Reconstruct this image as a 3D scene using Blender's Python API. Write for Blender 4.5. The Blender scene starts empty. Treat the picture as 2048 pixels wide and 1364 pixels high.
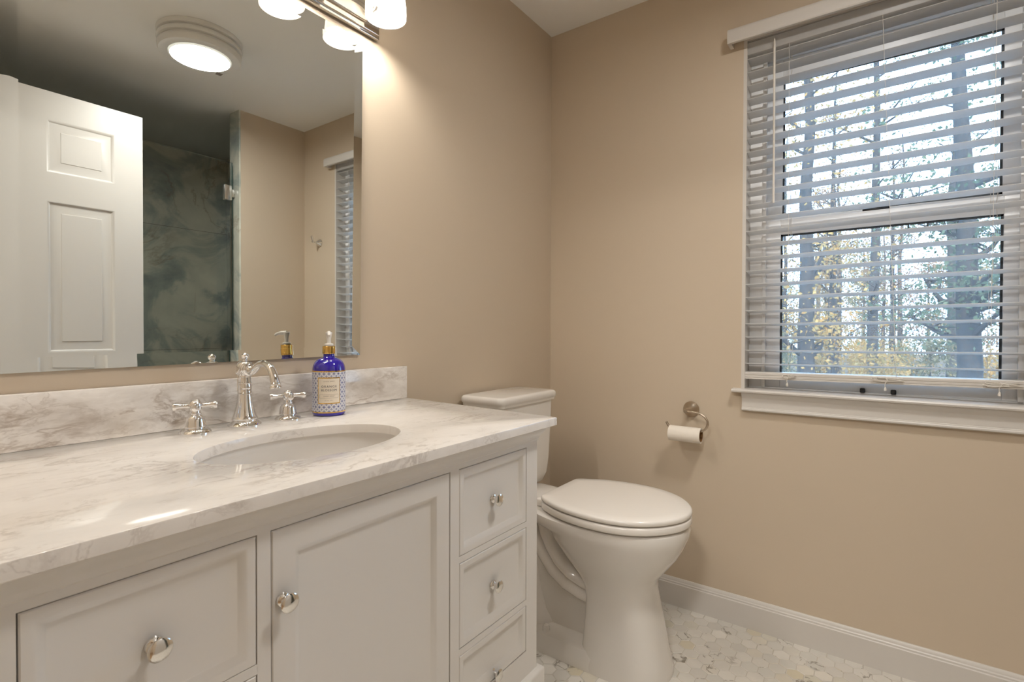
import bpy, bmesh, math, random
from mathutils import Vector, Matrix
PI = math.pi
S = bpy.context.scene
COL = S.collection

# ------------------------------------------------------------------ camera
cam = bpy.data.cameras.new('camera')
cam.sensor_width = 36.0
cam.lens = 36.0 * 1033.84 / 2048
cam.shift_y = -9.30 / 2048
cam.clip_start = 0.01
cam.clip_end = 300
cam.dof.use_dof = True
cam.dof.focus_distance = 1.6
cam.dof.aperture_fstop = 11
cob = bpy.data.objects.new('camera', cam)
COL.objects.link(cob)
F = Vector((0.81164636, 0.58402543, -0.01201966))
R = Vector((0.58409438, -0.81168016, 0.00301366))
U = R.cross(F)
m = Matrix((R, U, -F)).transposed().to_4x4()
m.translation = (-2.04784, -1.25376, 1.09200)
cob.matrix_world = m
S.camera = cob

# ------------------------------------------------------------------ view
S.view_settings.view_transform = 'Standard'
S.view_settings.look = 'None'
S.view_settings.gamma = 1.0
S.view_settings.use_curve_mapping = False
S.view_settings.exposure = 0.22
S.cycles.use_denoising = True
S.cycles.max_bounces = 10
S.cycles.diffuse_bounces = 5
S.cycles.glossy_bounces = 6
S.cycles.transparent_max_bounces = 12
S.cycles.sample_clamp_indirect = 6.0
S.cycles.caustics_reflective = False
S.cycles.caustics_refractive = False

# ------------------------------------------------------------------ sky, sun, room lamps, added hall fill
w = bpy.data.worlds.new('sky')
S.world = w
w.use_nodes = True
bg = w.node_tree.nodes['Background']
bg.inputs[0].default_value = (0.45, 0.69, 1.0, 1)
bg.inputs[1].default_value = 8.0

def lamp(name, kind, loc, power, color, size=0.05, rot=None, spread=None):
    l = bpy.data.lights.new(name, kind)
    l.energy = power
    l.color = color
    if kind == 'AREA':
        l.shape = 'DISK'
        l.size = size
        if spread: l.spread = spread
    elif kind == 'POINT':
        l.shadow_soft_size = size
    elif kind == 'SUN':
        l.angle = size
    o = bpy.data.objects.new(name, l)
    COL.objects.link(o)
    o.location = loc
    if rot: o.rotation_euler = rot
    return o

lamp('sun', 'SUN', (-5, 3, 12), 9.0, (1.0, 0.84, 0.62), 0.02, (math.radians(40), 0, math.radians(-75)))

VAN_X = [-1.065, -1.262, -1.459, -1.656, -1.853]
VAN_Y, VAN_Z = -0.105, 1.972          # centre of each shade's rim
VAN_W = 4.9
CEIL_C = (-0.937, -1.34)
CEIL_W = 12.5
WARM = (1.0, 0.945, 0.865)
NEUT = (1.0, 0.975, 0.93)
lamp('hall_fill_light', 'AREA', (-3.0, -1.2, 2.40), 32.0, NEUT, 0.3)  # added fill light in the unseen hall, no fixture built for it

# ------------------------------------------------------------------ materials
MATS = {}
def new_mat(name):
    m = bpy.data.materials.new(name)
    m.use_nodes = True
    nt = m.node_tree
    p = nt.nodes['Principled BSDF']
    return m, nt, p

def mat(name, color, rough=0.5, metal=0.0, spec=0.5, coat=0.0, noise=0.0, nscale=40, bump=0.0, bscale=200, emit=0.0):
    if name in MATS: return MATS[name]
    m, nt, p = new_mat(name)
    c = (*color, 1)
    p.inputs['Base Color'].default_value = c
    p.inputs['Roughness'].default_value = rough
    p.inputs['Metallic'].default_value = metal
    p.inputs['Specular IOR Level'].default_value = spec
    p.inputs['Coat Weight'].default_value = coat
    p.inputs['Coat Roughness'].default_value = 0.04
    if emit:
        p.inputs['Emission Color'].default_value = c
        p.inputs['Emission Strength'].default_value = emit
    if noise or bump:
        tc = nt.nodes.new('ShaderNodeTexCoord')
        n = nt.nodes.new('ShaderNodeTexNoise')
        n.inputs['Scale'].default_value = nscale
        n.inputs['Detail'].default_value = 4
        nt.links.new(tc.outputs['Object'], n.inputs['Vector'])
        if noise:
            r = nt.nodes.new('ShaderNodeMapRange')
            r.inputs[3].default_value = 1 - noise
            r.inputs[4].default_value = 1 + noise
            nt.links.new(n.outputs['Fac'], r.inputs[0])
            mx = nt.nodes.new('ShaderNodeVectorMath'); mx.operation = 'SCALE'
            mx.inputs[0].default_value = color
            nt.links.new(r.outputs[0], mx.inputs['Scale'])
            nt.links.new(mx.outputs[0], p.inputs['Base Color'])
        if bump:
            n2 = nt.nodes.new('ShaderNodeTexNoise')
            n2.inputs['Scale'].default_value = bscale
            n2.inputs['Detail'].default_value = 3
            nt.links.new(tc.outputs['Object'], n2.inputs['Vector'])
            b = nt.nodes.new('ShaderNodeBump')
            b.inputs['Strength'].default_value = bump
            b.inputs['Distance'].default_value = 0.002
            nt.links.new(n2.outputs['Fac'], b.inputs['Height'])
            nt.links.new(b.outputs[0], p.inputs['Normal'])
    MATS[name] = m
    return m

class NT:
    """tiny helper for building node graphs"""
    def __init__(s, nt): s.nt = nt
    def n(s, t, **kw):
        o = s.nt.nodes.new(t)
        for k, v in kw.items(): setattr(o, k, v)
        return o
    def l(s, a, b): s.nt.links.new(a, b)
    def ramp(s, fac, stops):
        r = s.n('ShaderNodeValToRGB')
        e = r.color_ramp.elements
        while len(e) < len(stops): e.new(0.5)
        for i, (pos, c) in enumerate(stops):
            e[i].position = pos
            e[i].color = (*c, 1) if len(c) == 3 else c
        s.l(fac, r.inputs[0])
        return r.outputs[0]
    def mix(s, fac, a, b, mode='MIX'):
        x = s.n('ShaderNodeMix', data_type='RGBA', blend_type=mode)
        if isinstance(fac, (int, float)): x.inputs[0].default_value = fac
        else: s.l(fac, x.inputs[0])
        for sock, v in ((x.inputs[6], a), (x.inputs[7], b)):
            if isinstance(v, tuple): sock.default_value = (*v, 1)
            else: s.l(v, sock)
        return x.outputs[2]
    def math(s, op, a, b=0.0):
        x = s.n('ShaderNodeMath', operation=op)
        for sock, v in ((x.inputs[0], a), (x.inputs[1], b)):
            if isinstance(v, (int, float)): sock.default_value = v
            else: s.l(v, sock)
        return x.outputs[0]
    def noise(s, vec, scale, detail=5, dist=0.0, rough=0.55):
        x = s.n('ShaderNodeTexNoise')
        x.inputs['Scale'].default_value = scale
        x.inputs['Detail'].default_value = detail
        x.inputs['Distortion'].default_value = dist
        x.inputs['Roughness'].default_value = rough
        s.l(vec, x.inputs['Vector'])
        return x.outputs['Fac']
    def mapping(s, vec, loc=(0, 0, 0), rot=(0, 0, 0), scale=(1, 1, 1)):
        x = s.n('ShaderNodeMapping')
        x.inputs['Location'].default_value = loc
        x.inputs['Rotation'].default_value = rot
        x.inputs['Scale'].default_value = scale
        s.l(vec, x.inputs['Vector'])
        return x.outputs[0]

def ridge(g, vec, scale, width, detail=6, dist=0.4, rough=0.6):
    """thin vein lines where a noise field crosses 0.5"""
    f = g.noise(vec, scale, detail, dist, rough)
    d = g.math('ABSOLUTE', g.math('SUBTRACT', f, 0.5))
    r = g.n('ShaderNodeMapRange')
    r.inputs[1].default_value = 0.0
    r.inputs[2].default_value = width
    r.inputs[3].default_value = 1.0
    r.inputs[4].default_value = 0.0
    g.l(d, r.inputs[0])
    return r.outputs[0]

def marble(name, vein, cloud, rot, seed, base=(0.84, 0.80, 0.755), vcol=(0.33, 0.27, 0.22), stretch=(1.0, 2.8, 1.0)):
    m, nt, p = new_mat(name)
    g = NT(nt)
    tc = g.n('ShaderNodeTexCoord').outputs['Object']
    v = g.mapping(tc, (seed, seed * 1.7, seed * .6), rot, stretch)
    warp = g.n('ShaderNodeTexNoise'); warp.inputs['Scale'].default_value = 5.0; warp.inputs['Detail'].default_value = 4
    g.l(v, warp.inputs['Vector'])
    sub = g.n('ShaderNodeVectorMath', operation='MULTIPLY_ADD')
    g.l(warp.outputs['Color'], sub.inputs[0]); sub.inputs[1].default_value = (0.16, 0.16, 0.16); g.l(v, sub.inputs[2])
    v2 = sub.outputs[0]
    msk = g.ramp(g.noise(v, 2.6, 4), [(0.46, (0, 0, 0)), (0.60, (1, 1, 1))])
    msk2 = g.ramp(g.noise(v, 6.5, 3), [(0.50, (0, 0, 0)), (0.62, (1, 1, 1))])
    a = ridge(g, v2, 4.2, 0.030, 6, 0.3, 0.62)
    fine = ridge(g, v2, 11.0, 0.028, 5, 0.2, 0.6)
    cl = g.ramp(g.noise(v2, 6.0, 6, 0.0, 0.62), [(0.42, (0, 0, 0)), (0.72, (1, 1, 1))])
    cl2 = g.ramp(g.noise(v2, 22.0, 5, 0.0, 0.65), [(0.50, (0, 0, 0)), (0.75, (1, 1, 1))])
    c = g.mix(g.math('MULTIPLY', cl, cloud), base, (0.50, 0.45, 0.40))
    c = g.mix(g.math('MULTIPLY', g.math('MULTIPLY', cl2, msk), cloud), c, (0.44, 0.38, 0.33))
    c = g.mix(g.math('MULTIPLY', g.math('MULTIPLY', a, msk), vein), c, vcol)
    c = g.mix(g.math('MULTIPLY', g.math('MULTIPLY', fine, msk2), vein * 0.75), c, (0.40, 0.34, 0.29))
    spots = g.ramp(g.noise(v2, 26, 4), [(0.66, (0, 0, 0)), (0.74, (1, 1, 1))])
    c = g.mix(g.math('MULTIPLY', g.math('MULTIPLY', spots, msk2), vein * 0.8), c, (0.30, 0.24, 0.20))
    nt.links.new(c, p.inputs['Base Color'])
    p.inputs['Roughness'].default_value = 0.10
    p.inputs['Specular IOR Level'].default_value = 0.38
    return m

def hexfloor_mats():
    m, nt, p = new_mat('hex_marble_tile')
    g = NT(nt)
    tc = g.n('ShaderNodeTexCoord').outputs['Object']
    rnd = g.n('ShaderNodeNewGeometry').outputs['Random Per Island']
    base = g.ramp(rnd, [(0.0, (0.60, 0.57, 0.52)), (0.35, (0.74, 0.70, 0.64)), (0.62, (0.62, 0.60, 0.55)),
                        (0.80, (0.80, 0.76, 0.70)), (0.86, (0.64, 0.57, 0.42)), (0.92, (0.70, 0.66, 0.60)), (1.0, (0.60, 0.57, 0.46))])
    comb = g.n('ShaderNodeCombineXYZ')
    g.l(g.math('MULTIPLY', rnd, 37.0), comb.inputs[2])
    add = g.n('ShaderNodeVectorMath', operation='ADD')
    g.l(tc, add.inputs[0]); g.l(comb.outputs[0], add.inputs[1])
    v = add.outputs[0]
    cl = g.ramp(g.noise(v, 14, 4), [(0.4, (0, 0, 0)), (0.8, (1, 1, 1))])
    c = g.mix(g.math('MULTIPLY', cl, 0.35), base, (0.50, 0.48, 0.44))
    vein = ridge(g, v, 12, 0.035, 4, 0.6)
    sel = g.ramp(g.math('FRACT', g.math('MULTIPLY', rnd, 17.3)), [(0.70, (0, 0, 0)), (0.78, (1, 1, 1))])
    c = g.mix(g.math('MULTIPLY', g.math('MULTIPLY', vein, sel), 0.85), c, (0.16, 0.13, 0.09))
    nt.links.new(c, p.inputs['Base Color'])
    p.inputs['Roughness'].default_value = 0.28
    return m, mat('floor_grout', (0.58, 0.54, 0.48), 0.8)

def shower_stone():
    m, nt, p = new_mat('shower_onyx_tile')
    g = NT(nt)
    tc = g.n('ShaderNodeTexCoord').outputs['Object']
    big = g.noise(tc, 2.3, 6, 1.0, 0.62)
    c = g.ramp(big, [(0.32, (0.27, 0.33, 0.33)), (0.44, (0.42, 0.47, 0.44)), (0.52, (0.70, 0.70, 0.60)), (0.75, (0.80, 0.78, 0.66))])
    c = g.mix(g.math('MULTIPLY', g.ramp(g.noise(tc, 6.0, 5, 0.5), [(0.4, (0, 0, 0)), (0.75, (1, 1, 1))]), 0.4), c, (0.40, 0.43, 0.38))
    br = ridge(g, tc, 1.6, 0.018, 6, 1.2)
    mk = g.ramp(g.noise(tc, 2.2, 2), [(0.5, (0, 0, 0)), (0.62, (1, 1, 1))])
    c = g.mix(g.math('MULTIPLY', g.math('MULTIPLY', br, mk), 0.4), c, (0.26, 0.14, 0.06))
    nt.links.new(c, p.inputs['Base Color'])
    p.inputs['Roughness'].default_value = 0.2
    return m

def glass_mat(name, tint, haze_dirt=0.0):
    m = bpy.data.materials.new(name)
    m.use_nodes = True
    nt = m.node_tree
    nt.nodes.clear()
    out = nt.nodes.new('ShaderNodeOutputMaterial')
    t = nt.nodes.new('ShaderNodeBsdfTransparent'); t.inputs[0].default_value = (*tint, 1)
    gl = nt.nodes.new('ShaderNodeBsdfGlossy'); gl.inputs['Roughness'].default_value = 0.0
    mx = nt.nodes.new('ShaderNodeMixShader')
    fr = nt.nodes.new('ShaderNodeFresnel'); fr.inputs[0].default_value = 1.45
    nt.links.new(fr.outputs[0], mx.inputs[0])
    src = t
    if haze_dirt:
        tr = nt.nodes.new('ShaderNodeBsdfTranslucent'); tr.inputs[0].default_value = (0.9, 0.92, 0.95, 1)  # pale veil: haze and flare put into the pane, along with dirt
        md = nt.nodes.new('ShaderNodeMixShader'); md.inputs[0].default_value = haze_dirt
        nt.links.new(t.outputs[0], md.inputs[1]); nt.links.new(tr.outputs[0], md.inputs[2])
        src = md
    nt.links.new(src.outputs[0], mx.inputs[1]); nt.links.new(gl.outputs[0], mx.inputs[2])
    nt.links.new(mx.outputs[0], out.inputs[0])
    return m

def mirror_mat():
    m = bpy.data.materials.new('mirror_silver')
    m.use_nodes = True
    nt = m.node_tree
    nt.nodes.clear()
    out = nt.nodes.new('ShaderNodeOutputMaterial')
    gl = nt.nodes.new('ShaderNodeBsdfGlossy')
    gl.inputs[0].default_value = (0.90, 0.93, 0.91, 1)
    gl.inputs['Roughness'].default_value = 0.0
    nt.links.new(gl.outputs[0], out.inputs[0])
    return m

def opal_mat():
    """opal glass shade: diffuse + translucent, with a weak own glow of the lit bulb"""
    m = bpy.data.materials.new('opal_glass')
    m.use_nodes = True
    nt = m.node_tree
    nt.nodes.clear()
    out = nt.nodes.new('ShaderNodeOutputMaterial')
    d = nt.nodes.new('ShaderNodeBsdfDiffuse'); d.inputs[0].default_value = (0.86, 0.82, 0.76, 1)
    t = nt.nodes.new('ShaderNodeBsdfTranslucent'); t.inputs[0].default_value = (0.9, 0.82, 0.7, 1)
    mx = nt.nodes.new('ShaderNodeMixShader'); mx.inputs[0].default_value = 0.36
    nt.links.new(d.outputs[0], mx.inputs[1]); nt.links.new(t.outputs[0], mx.inputs[2])
    gl = nt.nodes.new('ShaderNodeBsdfGlossy'); gl.inputs['Roughness'].default_value = 0.15
    m2 = nt.nodes.new('ShaderNodeMixShader'); m2.inputs[0].default_value = 0.05
    nt.links.new(mx.outputs[0], m2.inputs[1]); nt.links.new(gl.outputs[0], m2.inputs[2])
    nt.links.new(m2.outputs[0], out.inputs[0])
    return m

def slat_mat():
    """thin white vinyl slat: satin, letting a little daylight through"""
    m, nt, p = new_mat('white_slat')
    p.inputs['Base Color'].default_value = (0.78, 0.77, 0.76, 1)
    p.inputs['Roughness'].default_value = 0.35
    out = nt.nodes['Material Output']
    t = nt.nodes.new('ShaderNodeBsdfTranslucent'); t.inputs[0].default_value = (0.86, 0.86, 0.86, 1)
    mx = nt.nodes.new('ShaderNodeMixShader'); mx.inputs[0].default_value = 0.55
    nt.links.new(p.outputs[0], mx.inputs[1]); nt.links.new(t.outputs[0], mx.inputs[2])
    nt.links.new(mx.outputs[0], out.inputs[0])
    return m

def lens_mat():
    """frosted lens: lets the bulbs shine through and glows itself"""
    m = bpy.data.materials.new('lit_lens')
    m.use_nodes = True
    nt = m.node_tree
    nt.nodes.clear()
    out = nt.nodes.new('ShaderNodeOutputMaterial')
    e = nt.nodes.new('ShaderNodeEmission'); e.inputs[0].default_value = (1.0, 0.95, 0.82, 1); e.inputs[1].default_value = 1.1
    t = nt.nodes.new('ShaderNodeBsdfTransparent'); t.inputs[0].default_value = (1, 0.98, 0.95, 1)
    mx = nt.nodes.new('ShaderNodeMixShader'); mx.inputs[0].default_value = 0.5
    nt.links.new(e.outputs[0], mx.inputs[1]); nt.links.new(t.outputs[0], mx.inputs[2])
    nt.links.new(mx.outputs[0], out.inputs[0])
    return m

def label_mat():
    """blue and white azulejo-like tile print, in cylinder coordinates"""
    m, nt, p = new_mat('tile_print_label')
    g = NT(nt)
    uv = g.n('ShaderNodeUVMap').outputs[0]
    sx = g.n('ShaderNodeSeparateXYZ'); g.l(uv, sx.inputs[0])
    k = 2 * PI / 0.0118
    cx = g.math('COSINE', g.math('MULTIPLY', sx.outputs[0], k))
    cy = g.math('COSINE', g.math('MULTIPLY', sx.outputs[1], k))
    s1 = g.math('ADD', cx, cy)                       # big rosettes
    s2 = g.math('MULTIPLY', cx, cy)
    fx = g.math('COSINE', g.math('MULTIPLY', sx.outputs[0], k * 3))
    fy = g.math('COSINE', g.math('MULTIPLY', sx.outputs[1], k * 3))
    f2 = g.math('MULTIPLY', fx, fy)
    a = g.math('GREATER_THAN', g.math('ABSOLUTE', g.math('SUBTRACT', s1, 1.15)), 0.28)
    b = g.math('GREATER_THAN', g.math('ADD', s1, g.math('MULTIPLY', f2, 0.9)), 0.7)
    c = g.math('LESS_THAN', g.math('ADD', s1, g.math('MULTIPLY', f2, 1.0)), -1.7)
    ab = g.math('MULTIPLY', a, b)
    fac = g.math('MAXIMUM', ab, c)
    col = g.mix(fac, (0.72, 0.72, 0.76), (0.06, 0.08, 0.26))
    nt.links.new(col, p.inputs['Base Color'])
    p.inputs['Roughness'].default_value = 0.4
    return m

def bark_mat():
    return mat('bark', (0.042, 0.036, 0.031), 0.9, noise=0.35, nscale=6, spec=0.1)

def leaf_mat(name, c1, c2):
    m = bpy.data.materials.new(name)
    m.use_nodes = True
    nt = m.node_tree
    nt.nodes.clear()
    g = NT(nt)
    out = g.n('ShaderNodeOutputMaterial')
    rnd = g.n('ShaderNodeNewGeometry').outputs['Random Per Island']
    c = g.mix(rnd, c1, c2)
    d = g.n('ShaderNodeBsdfDiffuse'); g.l(c, d.inputs[0])
    t = g.n('ShaderNodeBsdfTranslucent'); g.l(c, t.inputs[0])
    mx = g.n('ShaderNodeMixShader'); mx.inputs[0].default_value = 0.5
    g.l(d.outputs[0], mx.inputs[1]); g.l(t.outputs[0], mx.inputs[2])
    g.l(mx.outputs[0], out.inputs[0])
    return m

WALL = mat('beige_wall_paint', (0.585, 0.49, 0.378), 0.55, noise=0.015, nscale=3, bump=0.06, bscale=350, spec=0.3)
CEILM = mat('ceiling_paint', (0.88, 0.875, 0.86), 0.8, bump=0.05, bscale=300, spec=0.2)
TRIM = mat('white_trim_paint', (0.645, 0.612, 0.573), 0.35, noise=0.01, nscale=5)
DOORM = mat('white_door_paint', (0.57, 0.54, 0.50), 0.4, noise=0.01, nscale=4)
CAB = mat('white_cabinet_lacquer', (0.765, 0.74, 0.708), 0.3, noise=0.01, nscale=6)
GAP = mat('cabinet_shadow_gap', (0.10, 0.08, 0.06), 0.9)  # dark colour painted as cabinet gap shade; also grout joints and mirror backing
CHROME = mat('polished_chrome', (0.86, 0.85, 0.84), 0.05, 1.0)
KNOBM = mat('knob_chrome', (0.80, 0.78, 0.75), 0.10, 1.0)
NICKEL = mat('brushed_nickel', (0.52, 0.44, 0.35), 0.30, 1.0)
STEEL = mat('hinge_steel', (0.75, 0.73, 0.70), 0.25, 1.0)
PORC = mat('white_porcelain', (0.76, 0.725, 0.68), 0.10, spec=0.6, coat=0.3)
SEATM = mat('white_seat_plastic', (0.84, 0.80, 0.75), 0.18, spec=0.5)
SINKM = mat('sink_porcelain', (0.72, 0.69, 0.655), 0.12, spec=0.5)
PAPER = mat('tissue_paper', (0.82, 0.76, 0.68), 0.9, noise=0.03, nscale=60, spec=0.1)
CARD = mat('brown_cardboard', (0.22, 0.12, 0.05), 0.9, spec=0.1)
VINYL = mat('window_vinyl', (0.86, 0.86, 0.86), 0.35)
SEAL = mat('dark_glazing_seal', (0.03, 0.04, 0.05), 0.5)
BLIND = slat_mat()
CORD = mat('white_cord', (0.74, 0.70, 0.64), 0.8)
COBALT = mat('cobalt_glass', (0.022, 0.010, 0.32), 0.04, spec=0.6, coat=0.6)
GOLD = mat('gold_metal', (0.80, 0.52, 0.16), 0.14, 1.0)
PUMPM = mat('white_pump_plastic', (0.82, 0.78, 0.72), 0.3)
PANEL = mat('cream_label_paper', (0.80, 0.72, 0.60), 0.5, spec=0.3)
INK = mat('dark_ink', (0.025, 0.022, 0.05), 0.6)
INK2 = mat('grey_ink', (0.20, 0.16, 0.14), 0.6)
LAMPW = mat('white_lamp_enamel', (0.78, 0.78, 0.77), 0.3)
LENS = lens_mat()
BULB = mat('lit_bulb', (1.0, 0.93, 0.80), 0.3, emit=6.0)
OPAL = opal_mat()
MIRROR = mirror_mat()
WGLASS = glass_mat('window_glass', (0.93, 0.96, 0.98), 0.035)
SGLASS = glass_mat('shower_glass', (0.965, 0.985, 0.98))
BLACK = mat('black_plastic', (0.012, 0.014, 0.02), 0.35)
HEXT, GROUT = hexfloor_mats()
STONE = shower_stone()
M_TOP = marble('counter_marble', 0.42, 0.20, (0, 0, 0.30), 3.1, stretch=(1.6, 3.2, 1.6))
M_SPL = marble('backsplash_marble', 0.55, 0.95, (0, -0.85, 0), 7.3, base=(0.83, 0.80, 0.765), vcol=(0.30, 0.22, 0.16), stretch=(1.0, 1.0, 2.4))
LABELM = label_mat()

# ------------------------------------------------------------------ mesh builder
class MB:
    def __init__(s):
        s.bm = bmesh.new()
        s.mats = []
    def mi(s, m):
        if m is None: return 0
        if m not in s.mats: s.mats.append(m)
        return s.mats.index(m)
    def _add(s, b, m, smooth=True):
        i = s.mi(m)
        for f in b.faces:
            f.material_index = i
            f.smooth = smooth
        t = bpy.data.meshes.new('t')
        b.to_mesh(t); b.free()
        s.bm.from_mesh(t)
        bpy.data.meshes.remove(t)
    def box(s, x0, x1, y0, y1, z0, z1, m=None, bev=0.0, seg=2):
        b = bmesh.new()
        bmesh.ops.create_cube(b, size=1)
        for v in b.verts:
            v.co = ((x0 + x1) / 2 + v.co.x * (x1 - x0), (y0 + y1) / 2 + v.co.y * (y1 - y0), (z0 + z1) / 2 + v.co.z * (z1 - z0))
        if bev:
            bmesh.ops.bevel(b, geom=list(b.edges), offset=bev, segments=seg, affect='EDGES', profile=0.5)
        s._add(b, m)
        return s
    def lathe(s, prof, c=(0, 0, 0), axis=(0, 0, 1), m=None, n=40, sx=1.0, sy=1.0, caps=True):
        """prof: list of (radius, height along axis)"""
        b = bmesh.new()
        q = Vector((0, 0, 1)).rotation_difference(Vector(axis).normalized())
        c = Vector(c)
        rings = []
        for r, h in prof:
            if r < 1e-6:
                rings.append([b.verts.new(c + q @ Vector((0, 0, h)))])
            else:
                rings.append([b.verts.new(c + q @ Vector((sx * r * math.cos(2 * PI * i / n), sy * r * math.sin(2 * PI * i / n), h))) for i in range(n)])
        for a, d in zip(rings, rings[1:]):
            for i in range(n):
                j = (i + 1) % n
                if len(a) == 1 and len(d) == 1: break
                if len(a) == 1: b.faces.new((a[0], d[i], d[j]))
                elif len(d) == 1: b.faces.new((a[i], d[0], a[j]))
                else: b.faces.new((a[i], a[j], d[j], d[i]))
        if caps:
            if len(rings[0]) > 1: b.faces.new(rings[0][::-1])
            if len(rings[-1]) > 1: b.faces.new(rings[-1])
        bmesh.ops.recalc_face_normals(b, faces=b.faces)
        s._add(b, m)
        return s
    def tube(s, pts, r, m=None, n=12, caps=True, flat=1.0):
        """swept tube along points; r number or list"""
        b = bmesh.new()
        P = [Vector(p) for p in pts]
        rs = r if isinstance(r, (list, tuple)) else [r] * len(P)
        up = Vector((0, 0, 1))
        rings = []
        prev = None
        for i, p in enumerate(P):
            d = (P[min(i + 1, len(P) - 1)] - P[max(i - 1, 0)]).normalized()
            if prev is None:
                a = d.cross(up)
                if a.length < 1e-3: a = d.cross(Vector((1, 0, 0)))
            else:
                a = prev - d * prev.dot(d)
            a.normalize(); prev = a
            e = d.cross(a)
            rings.append([b.verts.new(p + (a * math.cos(2 * PI * k / n) * flat + e * math.sin(2 * PI * k / n)) * rs[i]) for k in range(n)])
        for A, B in zip(rings, rings[1:]):
            for k in range(n):
                j = (k + 1) % n
                b.faces.new((A[k], A[j], B[j], B[k]))
        if caps:
            b.faces.new(rings[0][::-1]); b.faces.new(rings[-1])
        bmesh.ops.recalc_face_normals(b, faces=b.faces)
        s._add(b, m)
        return s
    def loft(s, rings, m=None, caps=True):
        b = bmesh.new()
        R_ = [[b.verts.new(p) for p in r] for r in rings]
        n = len(R_[0])
        for A, B in zip(R_, R_[1:]):
            for k in range(n):
                j = (k + 1) % n
                b.faces.new((A[k], A[j], B[j], B[k]))
        if caps:
            b.faces.new(R_[0][::-1]); b.faces.new(R_[-1])
        bmesh.ops.recalc_face_normals(b, faces=b.faces)
        s._add(b, m)
        return s
    def ball(s, c, r, m=None, sc=(1, 1, 1), n=20):
        b = bmesh.new()
        bmesh.ops.create_uvsphere(b, u_segments=n, v_segments=n // 2, radius=r)
        for v in b.verts:
            v.co = Vector((v.co.x * sc[0], v.co.y * sc[1], v.co.z * sc[2])) + Vector(c)
        s._add(b, m)
        return s
    def prism(s, prof, p0, p1, ex, ey, m=None):
        """extrude a 2-D profile (list of (a,b)) from p0 to p1; a along ex, b along ey"""
        p0, p1, ex, ey = Vector(p0), Vector(p1), Vector(ex), Vector(ey)
        return s.loft([[p0 + ex * a + ey * c for a, c in prof], [p1 + ex * a + ey * c for a, c in prof]], m)
    def rectrings(s, x0, x1, z0, z1, steps, m=None, back=None):
        """face looking to -y: nested rectangles, steps = [(inset, y), ...]; closes the last one"""
        b = bmesh.new()
        rings = []
        for i, y in steps:
            rings.append([b.verts.new((x0 + i, y, z0 + i)), b.verts.new((x1 - i, y, z0 + i)), b.verts.new((x1 - i, y, z1 - i)), b.verts.new((x0 + i, y, z1 - i))])
        for A, B in zip(rings, rings[1:]):
            for k in range(4):
                j = (k + 1) % 4
                b.faces.new((A[k], A[j], B[j], B[k]))
        b.faces.new(rings[-1])
        b.faces.new(rings[0][::-1])
        bmesh.ops.recalc_face_normals(b, faces=b.faces)
        s._add(b, m)
        return s
    def build(s, name, m=None, parent=None, angle=32, label=None, kind=None):
        me = bpy.data.meshes.new(name)
        s.bm.to_mesh(me); s.bm.free()
        if m is not None and not s.mats: s.mats = [m]
        for x in (s.mats or [m]): me.materials.append(x)
        try: me.set_sharp_from_angle(angle=math.radians(angle))
        except Exception: pass
        o = bpy.data.objects.new(name, me)
        COL.objects.link(o)
        if parent is not None:
            o.parent = parent
            o.matrix_parent_inverse = parent.matrix_basis.inverted()
        if label: o['label'] = label
        if kind: o['kind'] = kind
        return o

def tag(o, label, cat, group=None):
    o['label'] = label
    o['category'] = cat
    if group: o['group'] = group
    return o
def thing(name, label, cat, loc, group=None):
    o = bpy.data.objects.new(name, None)
    o.empty_display_size = 0.05
    COL.objects.link(o)
    o.location = loc
    return tag(o, label, cat, group)
def struct(name, mb, m=None, parent=None):
    o = mb.build(name, m, parent)
    if parent is None: o['kind'] = 'structure'
    return o
def copy_tree(src, loc, rotz=0.0, parent=None):
    """obj.copy() for a thing and each of its parts"""
    r = src.copy()
    COL.objects.link(r)
    r.location = loc
    r.rotation_euler = (0, 0, rotz)
    for ch in src.children:
        c = ch.copy(); COL.objects.link(c); c.parent = r
        c.matrix_parent_inverse = ch.matrix_parent_inverse.copy()
        for g in ch.children:
            d = g.copy(); COL.objects.link(d); d.parent = c
            d.matrix_parent_inverse = g.matrix_parent_inverse.copy()
    return r

H = 2.44
CX0 = -2.02            # inner face of the doorway wall
YR = -1.985            # inner face of the wall opposite the mirror
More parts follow.
